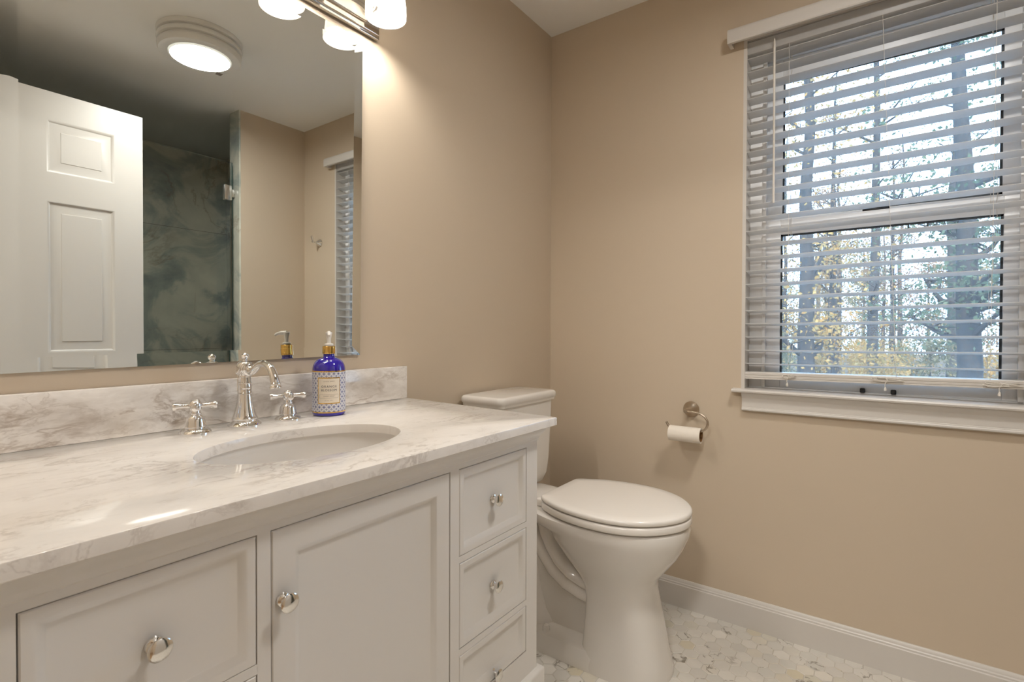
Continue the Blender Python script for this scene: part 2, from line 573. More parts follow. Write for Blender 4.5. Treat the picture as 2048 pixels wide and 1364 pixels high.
# ------------------------------------------------------------------ room shell
def build_room():
    # floor of hexagonal marble tiles
    hx, hy, hs, th = -0.0689, -0.6566, 0.0502, 0.0072
    f = MB()
    f.box(-2.14, 0.0, -2.02, 0.0, -0.05, -0.0012, GROUT)
    f.mi(HEXT)
    Rr = hs / math.sqrt(3) - 0.0016
    ct, st = math.cos(th), math.sin(th)
    b = bmesh.new()
    for r in range(-3, 52):
        for k in range(-20, 44):
            a_ = -r * hs * 0.8660254
            b_ = -(k + (r % 2) * 0.5) * hs
            X = hx + a_ * ct - b_ * st
            Y = hy + a_ * st + b_ * ct
            if X > 0.012 or X < -2.13 or Y > 0.015 or Y < -2.01: continue
            pts = []
            for q in range(6):
                an = PI / 3 * q + th
                pts.append((min(X + Rr * math.cos(an), 0.0), min(Y + Rr * math.sin(an), 0.0)))
            top = [b.verts.new((p[0] + (X - p[0]) * 0.03, p[1] + (Y - p[1]) * 0.03, 0.0)) for p in pts]
            low = [b.verts.new((p[0], p[1], -0.0012)) for p in pts]
            b.faces.new(top)
            for q in range(6):
                b.faces.new((low[q], low[(q + 1) % 6], top[(q + 1) % 6], top[q]))
    bmesh.ops.recalc_face_normals(b, faces=b.faces)
    f._add(b, HEXT, False)
    struct('floor', f)
    struct('ceiling', MB().box(-4.2, 0.14, -3.2, 0.14, H, H + 0.1, CEILM))
    struct('wall_back', MB().box(-2.16, 0.14, 0.0, 0.14, -0.05, H, WALL))
    # window wall with its opening
    wl = MB()
    oy0, oy1, oz0, oz1 = -1.645, -0.826, 0.862, 2.165
    wl.box(0, 0.14, oy1, 0.0, -0.05, H, WALL)
    wl.box(0, 0.14, -3.2, oy0, -0.05, H, WALL)
    wl.box(0, 0.14, oy0, oy1, -0.05, oz0, WALL)
    wl.box(0, 0.14, oy0, oy1, oz1, H, WALL)
    struct('wall_right', wl)
    # wall opposite the mirror, ending at the shower
    wc = MB()
    wc.box(-0.432, 0.0, YR - 0.11, YR, -0.05, H, WALL)
    struct('wall_front', wc)
    struct('trim_1', MB().box(-0.442, -0.432, YR - 0.112, YR + 0.002, 0, H, STONE))
    sh = MB()
    sh.box(-1.885, 0.0, -3.17, -3.05, -0.05, H, STONE)
    sh.box(-0.012, -0.0005, -3.05, YR - 0.11, -0.05, H, STONE)
    sh.box(-0.43, -0.012, YR - 0.122, YR - 0.1105, -0.05, H, STONE)
    # thin grout joints
    for z in (1.85, 0.94, 0.03):
        sh.box(-1.885, -0.012, -3.05, -3.0492, z - 0.001, z + 0.001, GAP)
    struct('wall_shower', sh)
    struct('floor_shower', MB().box(-1.885, 0.0, -3.05, -2.02, -0.05, 0.0, STONE))
    # doorway wall (the photographer stands in the doorway)
    wd = MB()
    wd.box(-2.14, CX0, -0.93, 0.0, -0.05, H, WALL)
    wd.box(-2.14, CX0, -1.845, -0.93, 2.19, H, WALL)
    wd.box(-2.14, -1.888, -3.2, -1.87, -0.05, H, WALL)
    struct('wall_left', wd)
    # hall behind
    hl = MB()
    hl.box(-4.2, -4.1, -3.2, 0.9, -0.05, H, WALL)
    hl.box(-4.1, -2.14, 0.8, 0.9, -0.05, H, WALL)
    hl.box(-4.1, -2.14, -3.2, -3.1, -0.05, H, WALL)
    hl.box(-2.16, -2.14, 0.0, 0.9, -0.05, H, WALL)
    struct('wall_hall', hl)
    struct('floor_hall', MB().box(-4.1, -2.14, -3.1, 0.8, -0.05, 0.0, mat('oak_floor', (0.30, 0.19, 0.10), 0.4, noise=0.2, nscale=9)))
    struct('ceiling_hall', MB().box(-4.2, -2.14, 0.14, 0.9, H, H + 0.1, CEILM))
    # baseboards: flat board with a stepped cap
    prof = [(0, 0), (0.014, 0), (0.014, 0.086), (0.0115, 0.089), (0.0115, 0.094), (0.0085, 0.097), (0.007, 0.104), (0.004, 0.108), (0, 0.1085)]
    struct('baseboard_right', MB().prism(prof, (0, YR, 0), (0, 0, 0), (-1, 0, 0), (0, 0, 1), TRIM))
    struct('baseboard_back', MB().prism(prof, (-0.97, 0, 0), (-0.014, 0, 0), (0, -1, 0), (0, 0, 1), TRIM))
    struct('baseboard_front', MB().prism(prof, (-0.43, YR, 0), (-0.014, YR, 0), (0, 1, 0), (0, 0, 1), TRIM))

# ------------------------------------------------------------------ window, sill, blind
def build_window():
    W0, W1 = -1.645, -0.826
    win = bpy.data.objects.new('window_1', None)
    COL.objects.link(win)
    win.location = (0.07, (W0 + W1) / 2, 0.87)
    win['kind'] = 'structure'
    # jamb liners of the recess and vinyl frame
    j = MB()
    j.box(0.0, 0.14, W1 - 0.012, W1, 0.876, 2.165, TRIM)
    j.box(0.0, 0.14, W0, W0 + 0.012, 0.876, 2.165, TRIM)
    j.box(0.0, 0.14, W0 + 0.012, W1 - 0.012, 2.153, 2.165, TRIM)
    j.build('jamb_liner', None, win)
    a0, a1 = W0 + 0.012, W1 - 0.012
    fr = MB()
    for y0, y1 in ((a1 - 0.045, a1), (a0, a0 + 0.045)):
        fr.box(0.072, 0.139, y0, y1, 0.876, 2.153, VINYL, 0.002)
    fr.box(0.072, 0.139, a0 + 0.045, a1 - 0.045, 0.876, 0.884, VINYL)
    fr.box(0.072, 0.139, a0 + 0.045, a1 - 0.045, 2.10, 2.153, VINYL, 0.002)
    for y0, y1 in ((a1 - 0.057, a1 - 0.045), (a0 + 0.045, a0 + 0.057)):
        fr.box(0.062, 0.072, y0, y1, 0.884, 2.10, VINYL, 0.001)
    fr.build('window_frame', None, win)
    gl, gr = -0.942, -1.543
    def sash(name, x0, x1, zb, zt, gb, gt):
        s = MB()
        s.box(x0, x1, gl, a1 - 0.047, zb, zt, VINYL, 0.002)
        s.box(x0, x1, a0 + 0.047, gr, zb, zt, VINYL, 0.002)
        s.box(x0, x1, gr, gl, zb, gb, VINYL, 0.002)
        s.box(x0, x1, gr, gl, gt, zt, VINYL, 0.002)
        o = s.build(name, None, win)
        xm = (x0 + x1) / 2
        k = MB()
        e = 0.0065
        k.box(xm - .006, x0 + .004, gl - e, gl, gb, gt, SEAL); k.box(xm - .006, x0 + .004, gr, gr + e, gb, gt, SEAL)
        k.box(xm - .006, x0 + .004, gr, gl, gt - e, gt, SEAL); k.box(xm - .006, x0 + .004, gr, gl, gb, gb + e, SEAL)
        k.build('glazing_seal', None, o)
        g = MB().box(xm, xm + 0.004, gr + .001, gl - .001, gb + .001, gt - .001, WGLASS)
        g.build('window_pane', None, o)
        return o
    lo = sash('lower_sash', 0.078, 0.104, 0.884, 1.500, 0.922, 1.446)
    up = sash('upper_sash', 0.108, 0.134, 1.47, 2.10, 1.512, 2.016)
    lk = MB().box(0.082, 0.106, -1.266, -1.190, 1.500, 1.508, BLACK, 0.002)
    lk.lathe([(0.012, 0), (0.012, 0.008), (0.009, 0.012)], (0.094, -1.225, 1.508), (0, 0, 1), BLACK, 16)
    lk.box(0.080, 0.090, -1.27, -1.222, 1.509, 1.514, BLACK, 0.0015)
    lk.build('sash_lock', None, lo)
    for y in (-1.1965, -1.2810):
        MB().box(0.062, 0.080, y - 0.0075, y + 0.0075, 0.8835, 0.8985, BLACK, 0.003).build('sash_lift', None, lo)
    for y in (-1.3155, -1.3640):
        MB().box(0.083, 0.085, y - 0.002, y + 0.002, 1.428, 1.446, SEAL).build('seal_clip', None, lo)
    # stool and apron
    st = MB()
    pr = [(-0.072, 0.866), (0.030, 0.866), (0.0365, 0.8685), (0.038, 0.8735), (0.0355, 0.878), (0.030, 0.880), (-0.072, 0.880)]
    yl, yr = -0.800, -1.672
    st.prism([(a, c) for a, c in pr if a >= 0] + [(0.0, 0.880), (0.0, 0.866)], (0, yr, 0), (0, yl, 0), (-1, 0, 0), (0, 0, 1), TRIM)
    st.box(-0.002, 0.07, W0 + 0.012, W1 - 0.012, 0.862, 0.880, TRIM)
    struct('trim_2', st)
    ap = MB()
    pr = [(0, 0.800), (0.016, 0.800), (0.019, 0.803), (0.019, 0.807), (0.0165, 0.810), (0.0165, 0.812), (0.0145, 0.8135), (0.0145, 0.846), (0.017, 0.850), (0.021, 0.855), (0.026, 0.862), (0.028, 0.866), (0, 0.866)]
    ap.prism(pr, (0, -1.640, 0), (0, -0.832, 0), (-1, 0, 0), (0, 0, 1), TRIM)
    struct('trim_3', ap)

def build_blind():
    W0, W1 = -1.641, -0.830
    t = thing('window_blind', 'white two-inch slatted horizontal blind hanging in the window recess', 'blind', (0.03, -1.235, 2.16))
    v = MB()
    # valance board with returns
    pr = [(0.038, 2.138), (0.050, 2.138), (0.0525, 2.142), (0.0525, 2.178), (0.050, 2.185), (0.046, 2.189), (0.038, 2.189)]
    v.prism(pr, (0, -1.690, 0), (0, -0.780, 0), (-1, 0, 0), (0, 0, 1), TRIM)
    v.box(-0.040, -0.0005, -0.792, -0.780, 2.138, 2.189, TRIM)
    v.box(-0.040, -0.0005, -1.690, -1.678, 2.138, 2.189, TRIM)
    v.build('valance', None, t)
    MB().box(0.004, 0.056, W0, W1, 2.1025, 2.146, BLIND, 0.002).build('headrail', None, t)
    # slats: slightly crowned boards, front edge a little high
    s = MB()
    n = 24
    tilt = math.radians(8.5)
    for i in range(n):
        zf = 2.0875 - i * 0.04848
        pts = []
        for q in range(7):
            u = q / 6.0
            pts.append((u * 0.050, 0.0016 * math.sin(PI * u)))
        prof = [(a, c + 0.0009) for a, c in pts] + [(a, c - 0.0009) for a, c in reversed(pts)]
        rot = [(a * math.cos(tilt) + c * math.sin(tilt), -a * math.sin(tilt) + c * math.cos(tilt)) for a, c in prof]
        s.prism(rot, (0.005, W0, zf), (0.005, W1, zf), (1, 0, 0), (0, 0, 1), BLIND)
    s.build('slats', None, t)
    br = MB()
    pr = [(0.004, 0.9155), (0.058, 0.9155), (0.058, 0.938), (0.054, 0.941), (0.006, 0.941), (0.004, 0.938), (0.004, 0.931), (0.0055, 0.930), (0.0055, 0.9285), (0.004, 0.9275), (0.004, 0.922), (0.0055, 0.921), (0.0055, 0.9195), (0.004, 0.9185)]
    br.prism(pr, (0, W0, 0), (0, W1, 0), (1, 0, 0), (0, 0, 1), TRIM)
    br.build('bottom_rail', None, t)
    random.seed(4)
    for k, (y, ye) in enumerate(((-0.974, -0.980), (-1.241, -1.287), (-1.512, -1.508))):
        c = MB()
        c.tube([(0.0035, y, 2.104), (0.0030, (y + ye) / 2, 1.5), (0.0035, ye, 0.941)], 0.0006, CORD, 6)
        c.tube([(0.057, y, 2.104), (0.057, ye, 0.941)], 0.0006, CORD, 6)
        c.build('ladder_cord', None, t)
        if k != 1:
            c2 = MB()
            pts = [(0.062, y - 0.006 + 0.010 * math.sin(z * 5 + k) + (0.004 if q % 2 else 0), 2.104 - q * 0.0375) for q, z in enumerate([i * 0.0375 for i in range(31)])]
            c2.tube(pts, 0.0008, CORD, 6)
            c2.build('lift_cord', None, t)
        # the spare cord, bundled in loops in front of the bottom rail
        b = MB()
        yc = ye - 0.004 if k == 0 else (ye + 0.022 if k == 1 else ye - 0.026)
        wd = 0.022 if k == 0 else 0.045
        for q in range(4):
            ph = random.uniform(0, 1)
            A = wd * random.uniform(0.65, 1.0)
            zc = 0.929 + random.uniform(-0.004, 0.005)
            B = random.uniform(0.004, 0.008)
            sl = random.uniform(-0.12, 0.12)
            loop = [(0.0005 - 0.0012 * q + 0.0015 * math.sin(2 * a_), yc + A * math.cos(a_), zc + B * math.sin(a_) * (0.6 + 0.4 * math.cos(a_ + ph)) + sl * A * math.cos(a_)) for a_ in [2 * PI * i / 28 for i in range(29)]]
            b.tube(loop, 0.0011, CORD, 6)
        b.tube([(-0.003, yc + 0.006, 0.936), (-0.004, yc, 0.928), (-0.003, yc + 0.005, 0.921)], 0.0016, CORD, 6)
        b.tube([(-0.002, yc + 0.006, 0.924), (-0.002, yc + 0.007, 0.912), (-0.001, yc + 0.006, 0.903)], 0.0011, CORD, 6)
        b.lathe([(0.0015, 0.008), (0.003, 0.004), (0.0042, 0.0), (0.0035, -0.004), (0, -0.005)], (-0.001, yc + 0.006, 0.899), (0, 0, 1), CORD, 10)
        b.build('cord_bundle', None, t)
    wd = MB()
    wd.tube([(-0.010, -0.929, 2.126), (-0.010, -0.9295, 2.11), (-0.011, -0.931, 1.545)], [0.0022, 0.0036, 0.0036], CORD, 8)
    wd.tube([(0.004, -0.929, 2.128), (-0.006, -0.929, 2.131), (-0.010, -0.929, 2.120)], 0.0016, STEEL, 6)
    wd.build('tilt_wand', None, t)
    for o in t.children:
        if o.name.startswith('valance'): continue
        for v_ in o.data.vertices:
            v_.co.z += 0.0138 * (-0.83 - v_.co.y)

# ------------------------------------------------------------------ vanity
def drawer_front(name, x0, x1, z0, z1, yf, frame, parent):
    b = MB()
    b.rectrings(x0, x1, z0, z1, [(0.0, yf + 0.019), (0.0, yf + 0.0015), (0.0015, yf), (frame, yf), (frame + 0.003, yf + 0.001), (frame + 0.010, yf + 0.0075), (frame + 0.012, yf + 0.008)], CAB)
    return b.build(name, None, parent)

def knob(x, z, yf, parent):
    k = MB()
    prof = [(0.0095, 0.0), (0.0105, 0.0015), (0.0095, 0.004), (0.0065, 0.0055), (0.0048, 0.0075), (0.0045, 0.012), (0.0062, 0.0145), (0.0112, 0.0165), (0.0135, 0.0182), (0.0135, 0.0195), (0.0115, 0.0210), (0.006, 0.0222), (0, 0.0226)]
    k.lathe(prof, (x, yf, z), (0, -1, 0), KNOBM, 32)
    return k.build('knob', None, parent)

def build_vanity():
    YF = -0.565
    t = thing('vanity_cabinet', 'white painted vanity cabinet with recessed panel drawers and one door', 'cabinet', (-1.476, -0.29, 0))
    X0, X1 = -1.967, -0.9835
    b = MB()
    b.box(X0, X0 + 0.018, YF + 0.020, -0.004, 0.10, 0.832, CAB)           # carcass panels
    b.box(X1 - 0.018, X1, YF + 0.020, -0.004, 0.10, 0.832, CAB)
    b.box(X0 + 0.018, X1 - 0.018, -0.016, -0.004, 0.10, 0.832, CAB)
    b.box(X0 + 0.018, X1 - 0.018, YF + 0.020, -0.016, 0.10, 0.118, CAB)
    b.box(X0 + 0.004, X1 - 0.004, YF + 0.0185, YF + 0.0205, 0.26, 0.82, GAP)  # dark sheet behind the fronts, gap shade put into its colour
    cols = [(-1.921, -1.6835), (-1.6612, -1.2982), (-1.2686, -1.0305)]
    zt, zb = 0.8108, 0.325
    stiles = [(X0, cols[0][0] - .0018), (cols[0][1] + .0012, cols[1][0] - .002), (cols[1][1] + .002, cols[2][0] - .0018), (cols[2][1] + .0012, X1)]
    for a, c in stiles:
        b.box(a, c, YF, YF + 0.020, zb - 0.002, zt + .0018, CAB)
    b.box(X0, X1, YF, YF + 0.020, zt + .0018, 0.832, CAB)
    b.box(X0, X1, YF, YF + 0.020, 0.10, zb - 0.002, CAB)
    for a, c in (cols[0], cols[2]):
        for z in (0.6205, 0.4320):
            b.box(a - .002, c + .0014, YF, YF + 0.020, z + .0016, z + 0.0150, CAB)
    b.build('cabinet_body', None, t)
    # crown moulding under the top and base moulding
    c = MB()
    pr = [(0, 0.823), (0.003, 0.826), (0.004, 0.832), (0.008, 0.838), (0.013, 0.843), (0.016, 0.849), (0.017, 0.8555), (0, 0.8555)]
    # mitred front and right-hand runs
    b2 = bmesh.new()
    f0 = [b2.verts.new((X0, YF - a, z)) for a, z in pr]
    f1 = [b2.verts.new((X1 + a, YF - a, z)) for a, z in pr]
    f2 = [b2.verts.new((X1 + a, -0.004, z)) for a, z in pr]
    n_ = len(pr)
    for A_, B_ in ((f0, f1), (f1, f2)):
        for q in range(n_):
            r_ = (q + 1) % n_
            b2.faces.new((A_[q], A_[r_], B_[r_], B_[q]))
    b2.faces.new(f0[::-1]); b2.faces.new(f2)
    bmesh.ops.recalc_face_normals(b2, faces=b2.faces)
    c._add(b2, CAB)
    c.box(X0, X1, YF, YF + 0.06, 0.832, 0.8555, CAB)
    c.box(X0, X0 + 0.04, YF + 0.06, -0.004, 0.832, 0.8555, CAB)
    c.box(X1 - 0.04, X1, YF + 0.06, -0.004, 0.832, 0.8555, CAB)
    c.build('crown_moulding', None, t)
    c = MB()
    c.box(X0, X1 + 0.016, YF - 0.016, -0.004, 0.10, 0.262, CAB, 0.006, 3)
    c.box(X0 + 0.02, X0 + 0.09, YF, YF + 0.07, 0.0, 0.10, CAB)
    c.box(X1 - 0.09, X1 - 0.02, YF, YF + 0.07, 0.0, 0.10, CAB)
    c.box(X0 + 0.02, X0 + 0.09, -0.08, -0.01, 0.0, 0.10, CAB)
    c.box(X1 - 0.09, X1 - 0.02, -0.08, -0.01, 0.0, 0.10, CAB)
    c.build('base_moulding', None, t)
    d = drawer_front('door', cols[1][0], cols[1][1], zb, zt, YF, 0.034, t)
    knob(-1.6455, 0.7095, YF, d)
    rows = [(0.6357, zt), (0.4478, 0.6205), (zb, 0.4320)]
    for ci, kx in ((0, -1.8023), (2, -1.150)):
        for (z0, z1), kz in zip(rows, (0.7205, 0.5300, 0.3340 + 0.0)):
            o = drawer_front('drawer', cols[ci][0], cols[ci][1], z0, z1, YF, 0.011, t)
            knob(kx - (0.0 if ci == 0 else 0.0), kz if ci == 2 else (z0 + z1) / 2 - 0.004, YF + 0.008, o)

def build_counter():
    xl, xrb, xrf, yf, yb, zt, zb = -2.016, -0.9055, -0.9385, -0.594, -0.001, 0.8755, 0.8558
    cx, cy, a, bb = -1.462, -0.345, 0.2005, 0.134
    N = 96
    def outer(off, z):
        P = []
        L, B_, F_ = xl + off, yb - off, yf + off
        for i in range(N):
            an = 2 * PI * i / N
            dx, dy = math.cos(an), math.sin(an)
            ts = []
            if dx < 0: ts.append((L - cx) / dx)
            if dy > 0: ts.append((B_ - cy) / dy)
            if dy < 0: ts.append((F_ - cy) / dy)
            # slanted right end
            nx, ny = Vector((yb - yf, -(xrb - xrf))).normalized()
            den = dx * nx + dy * ny
            dist = (xrf - off - cx) * nx + (yf - cy) * ny
            if den > 1e-6: ts.append(dist / den)
            t_ = min(x for x in ts if x > 0)
            P.append((cx + dx * t_, cy + dy * t_, z))
        # snap the nearest samples to the corners
        for cxx, cyy in ((L, F_), (L, B_), (xrf - off, F_), (xrb - off, B_)):
            j = min(range(N), key=lambda q: (P[q][0] - cxx) ** 2 + (P[q][1] - cyy) ** 2)
            P[j] = (cxx, cyy, z)
        return P
    def inner(off, z):
        return [(cx + (a + off) * math.cos(2 * PI * i / N), cy + (bb + off) * math.sin(2 * PI * i / N), z) for i in range(N)]
    rings = [inner(0, zb), inner(0, zt - 0.002), inner(0.0006, zt - 0.0006), inner(0.002, zt), outer(0.0025, zt), outer(0.0007, zt - 0.0008), outer(0, zt - 0.003), outer(0, zb + 0.001), outer(0.001, zb), inner(0, zb)]
    m_ = MB()
    m_.loft(rings, M_TOP, caps=False)
    o = m_.build('countertop', None, None, 40)
    tag(o, 'polished white marble vanity top with an oval sink cutout', 'countertop')
    s = MB().box(xl, -0.9060, -0.0205, -0.0008, 0.8758, 0.9765, M_SPL, 0.0012)
    tag(s.build('backsplash'), 'low grey-veined marble backsplash strip behind the faucet', 'backsplash')
    # undermount bowl
    k = MB()
    rr = []
    prof = [(0.004, zb - 0.0005), (0.0055, zb - 0.006), (0.004, zb - 0.02), (-0.004, zb - 0.05), (-0.02, zb - 0.085), (-0.045, zb - 0.112), (-0.075, zb - 0.128), (-0.105, zb - 0.135), (-0.112, zb - 0.136)]
    k.loft([[(cx + (a + o_) * math.cos(2 * PI * i / 64), cy + (bb + o_) * math.sin(2 * PI * i / 64), z) for i in range(64)] for o_, z in prof], SINKM, caps=False)
    th = 0.010
    k.loft([[(cx + (a + o_ + th) * math.cos(2 * PI * i / 64), cy + (bb + o_ + th) * math.sin(2 * PI * i / 64), z - (0 if q == 0 else 0.008)) for i in range(64)] for q, (o_, z) in enumerate(prof)], SINKM, caps=False)
    k.loft([[(cx + (a + o_) * math.cos(2 * PI * i / 64), cy + (bb + o_) * math.sin(2 * PI * i / 64), zb - 0.0005) for i in range(64)] for o_ in (0.004, 0.016)], SINKM, caps=False)
    k.lathe([(0.088, -0.1365), (0.03, -0.140), (0.0, -0.141)], (cx, cy, zb), (0, 0, 1), SINKM, 48, 1.0, 0.25, caps=False)
    so = k.build('sink')
    tag(so, 'white oval undermount sink bowl set below the marble top', 'sink')
    d = MB().lathe([(0.021, 0), (0.022, 0.002), (0.019, 0.004), (0.012, 0.003), (0.0, 0.0025)], (cx, cy, zb - 0.1395), (0, 0, 1), CHROME, 28)
    d.build('drain', None, so)

# ------------------------------------------------------------------ faucet
def build_faucet():
    X, Y, Z = -1.4545, -0.085, 0.8756
    t = thing('faucet', 'polished chrome bell-shaped faucet spout with a curved swan neck', 'faucet', (X, Y, Z))
    b = MB()
    prof = [(0.0346, 0.0), (0.0346, 0.003), (0.032, 0.006), (0.0285, 0.0095), (0.0250, 0.0115), (0.0245, 0.0135), (0.0268, 0.0150), (0.0270, 0.0170), (0.0258, 0.0188),
            (0.0240, 0.0225), (0.0208, 0.032), (0.0184, 0.042), (0.0166, 0.052), (0.0153, 0.061), (0.0146, 0.068), (0.0143, 0.0705), (0.0152, 0.0715), (0.0152, 0.074), (0.0143, 0.075),
            (0.0136, 0.079), (0.0143, 0.084), (0.0142, 0.089), (0.0132, 0.0945), (0.0140, 0.0955), (0.0140, 0.0975), (0.0130, 0.0985), (0.0128, 0.109), (0.0140, 0.1105), (0.0140, 0.113),
            (0.0150, 0.1145), (0.0166, 0.122), (0.0172, 0.129), (0.0165, 0.136), (0.0140, 0.1415), (0.0095, 0.1445), (0.0055, 0.1455), (0.0050, 0.148),
            (0.0062, 0.1495), (0.0085, 0.1535), (0.0088, 0.1560), (0.0072, 0.1592), (0.0045, 0.1615), (0.0030, 0.1630), (0, 0.1635)]
    b.lathe(prof, (X, Y, Z), (0, 0, 1), CHROME, 48)
    b.build('faucet_body', None, t)
    s = MB()
    zc = Z + 0.1275
    s.lathe([(0.0150, 0.008), (0.0158, 0.012), (0.0158, 0.015), (0.0142, 0.017), (0.0142, 0.019), (0.0150, 0.020), (0.0150, 0.022), (0.0125, 0.0245), (0.009, 0.026)], (X, Y, zc), (0, -1, 0), CHROME, 36)
    pts = [(-0.107, 1.0012), (-0.1135, 0.9985), (-0.1215, 1.0000), (-0.1300, 1.0055), (-0.1400, 1.0120), (-0.1520, 1.0170), (-0.1650, 1.0185), (-0.1780, 1.0165), (-0.1890, 1.0110), (-0.1980, 1.0030), (-0.2045, 0.9935), (-0.2085, 0.9840), (-0.2100, 0.9775)]
    rad = [0.0098, 0.0092, 0.0086, 0.0080, 0.0075, 0.0073, 0.0073, 0.0074, 0.0077, 0.0081, 0.0087, 0.0093, 0.0098]
    s.tube([(X, y, z) for y, z in pts], rad, CHROME, 20)
    s.lathe([(0.0098, 0.0), (0.0112, 0.002), (0.0112, 0.004), (0.0104, 0.006), (0.0120, 0.0085), (0.0122, 0.011), (0.0105, 0.0125), (0.0, 0.0125)], (X, -0.2098, 0.9790), (0, -0.16, -1), CHROME, 28)
    s.build('spout', None, t)
    r = MB()
    yb = Y + 0.030
    r.tube([(X, yb, Z), (X, yb, Z + 0.116)], 0.0022, CHROME, 10)
    r.lathe([(0.0022, 0), (0.0052, 0.003), (0.0058, 0.006), (0.004, 0.010), (0.0022, 0.013), (0, 0.0145)], (X, yb, Z + 0.112), (0, 0, 1), CHROME, 16)
    r.lathe([(0.007, 0), (0.006, 0.003), (0.003, 0.004)], (X, yb, Z), (0, 0, 1), CHROME, 16)
    r.build('lift_rod', None, t)

    # cross handle, built once at the left, then copied
    hx, hy = -1.5608, -0.0915
    h = thing('cross_tap', 'chrome cross handle left of the faucet spout', 'tap', (hx, hy, Z), 'chrome cross handles of the faucet')
    b = MB()
    prof = [(0.0297, 0.0), (0.0297, 0.0025), (0.0275, 0.006), (0.0235, 0.0095), (0.0182, 0.0105), (0.0178, 0.0120), (0.0202, 0.0136), (0.0203, 0.0150), (0.0196, 0.0175), (0.0190, 0.023), (0.0178, 0.0295), (0.0152, 0.0345), (0.0116, 0.0372), (0.0104, 0.0385), (0.0112, 0.0395), (0.0112, 0.0415), (0.0096, 0.0425), (0.0088, 0.047), (0.0100, 0.0490)]
    b.lathe(prof, (hx, hy, Z), (0, 0, 1), CHROME, 44)
    b.build('handle_base', None, h)
    g = MB()
    zc = Z + 0.0570
    g.lathe([(0.0100, -0.009), (0.0125, -0.006), (0.0132, 0.0), (0.0122, 0.0055), (0.0098, 0.0090), (0.0088, 0.0095), (0.0090, 0.0115), (0.0070, 0.0130), (0, 0.0134)], (hx, hy, zc), (0, 0, 1), CHROME, 36)
    a0 = math.radians(-22.5)
    for q in range(4):
        an = a0 + q * PI / 2
        g.lathe([(0.0052, 0.010), (0.0046, 0.014), (0.0044, 0.019), (0.0054, 0.026), (0.0073, 0.033), (0.0078, 0.0365), (0.0068, 0.0395), (0.004, 0.0410), (0, 0.0413)], (hx, hy, zc), (math.cos(an), math.sin(an), 0), CHROME, 20)
    g.build('cross_grip', None, h)
    c = copy_tree(h, (-1.3525, -0.0880, Z))
    c['label'] = 'chrome cross handle right of the spout, nearest the blue soap bottle'

# ------------------------------------------------------------------ soap bottle
def text_mesh(body, size, spacing=1.0):
    cu = bpy.data.curves.new('lettering', 'FONT')
    cu.body = body
    cu.size = size
    cu.align_x = 'CENTER'
    cu.align_y = 'CENTER'
    cu.space_character = spacing
    cu.resolution_u = 3
    o = bpy.data.objects.new('lettering', cu)
    COL.objects.link(o)
    bpy.context.view_layer.update()
    dg = bpy.context.evaluated_depsgraph_get()
    me = bpy.data.meshes.new_from_object(o.evaluated_get(dg))
    bpy.data.objects.remove(o)
    return me

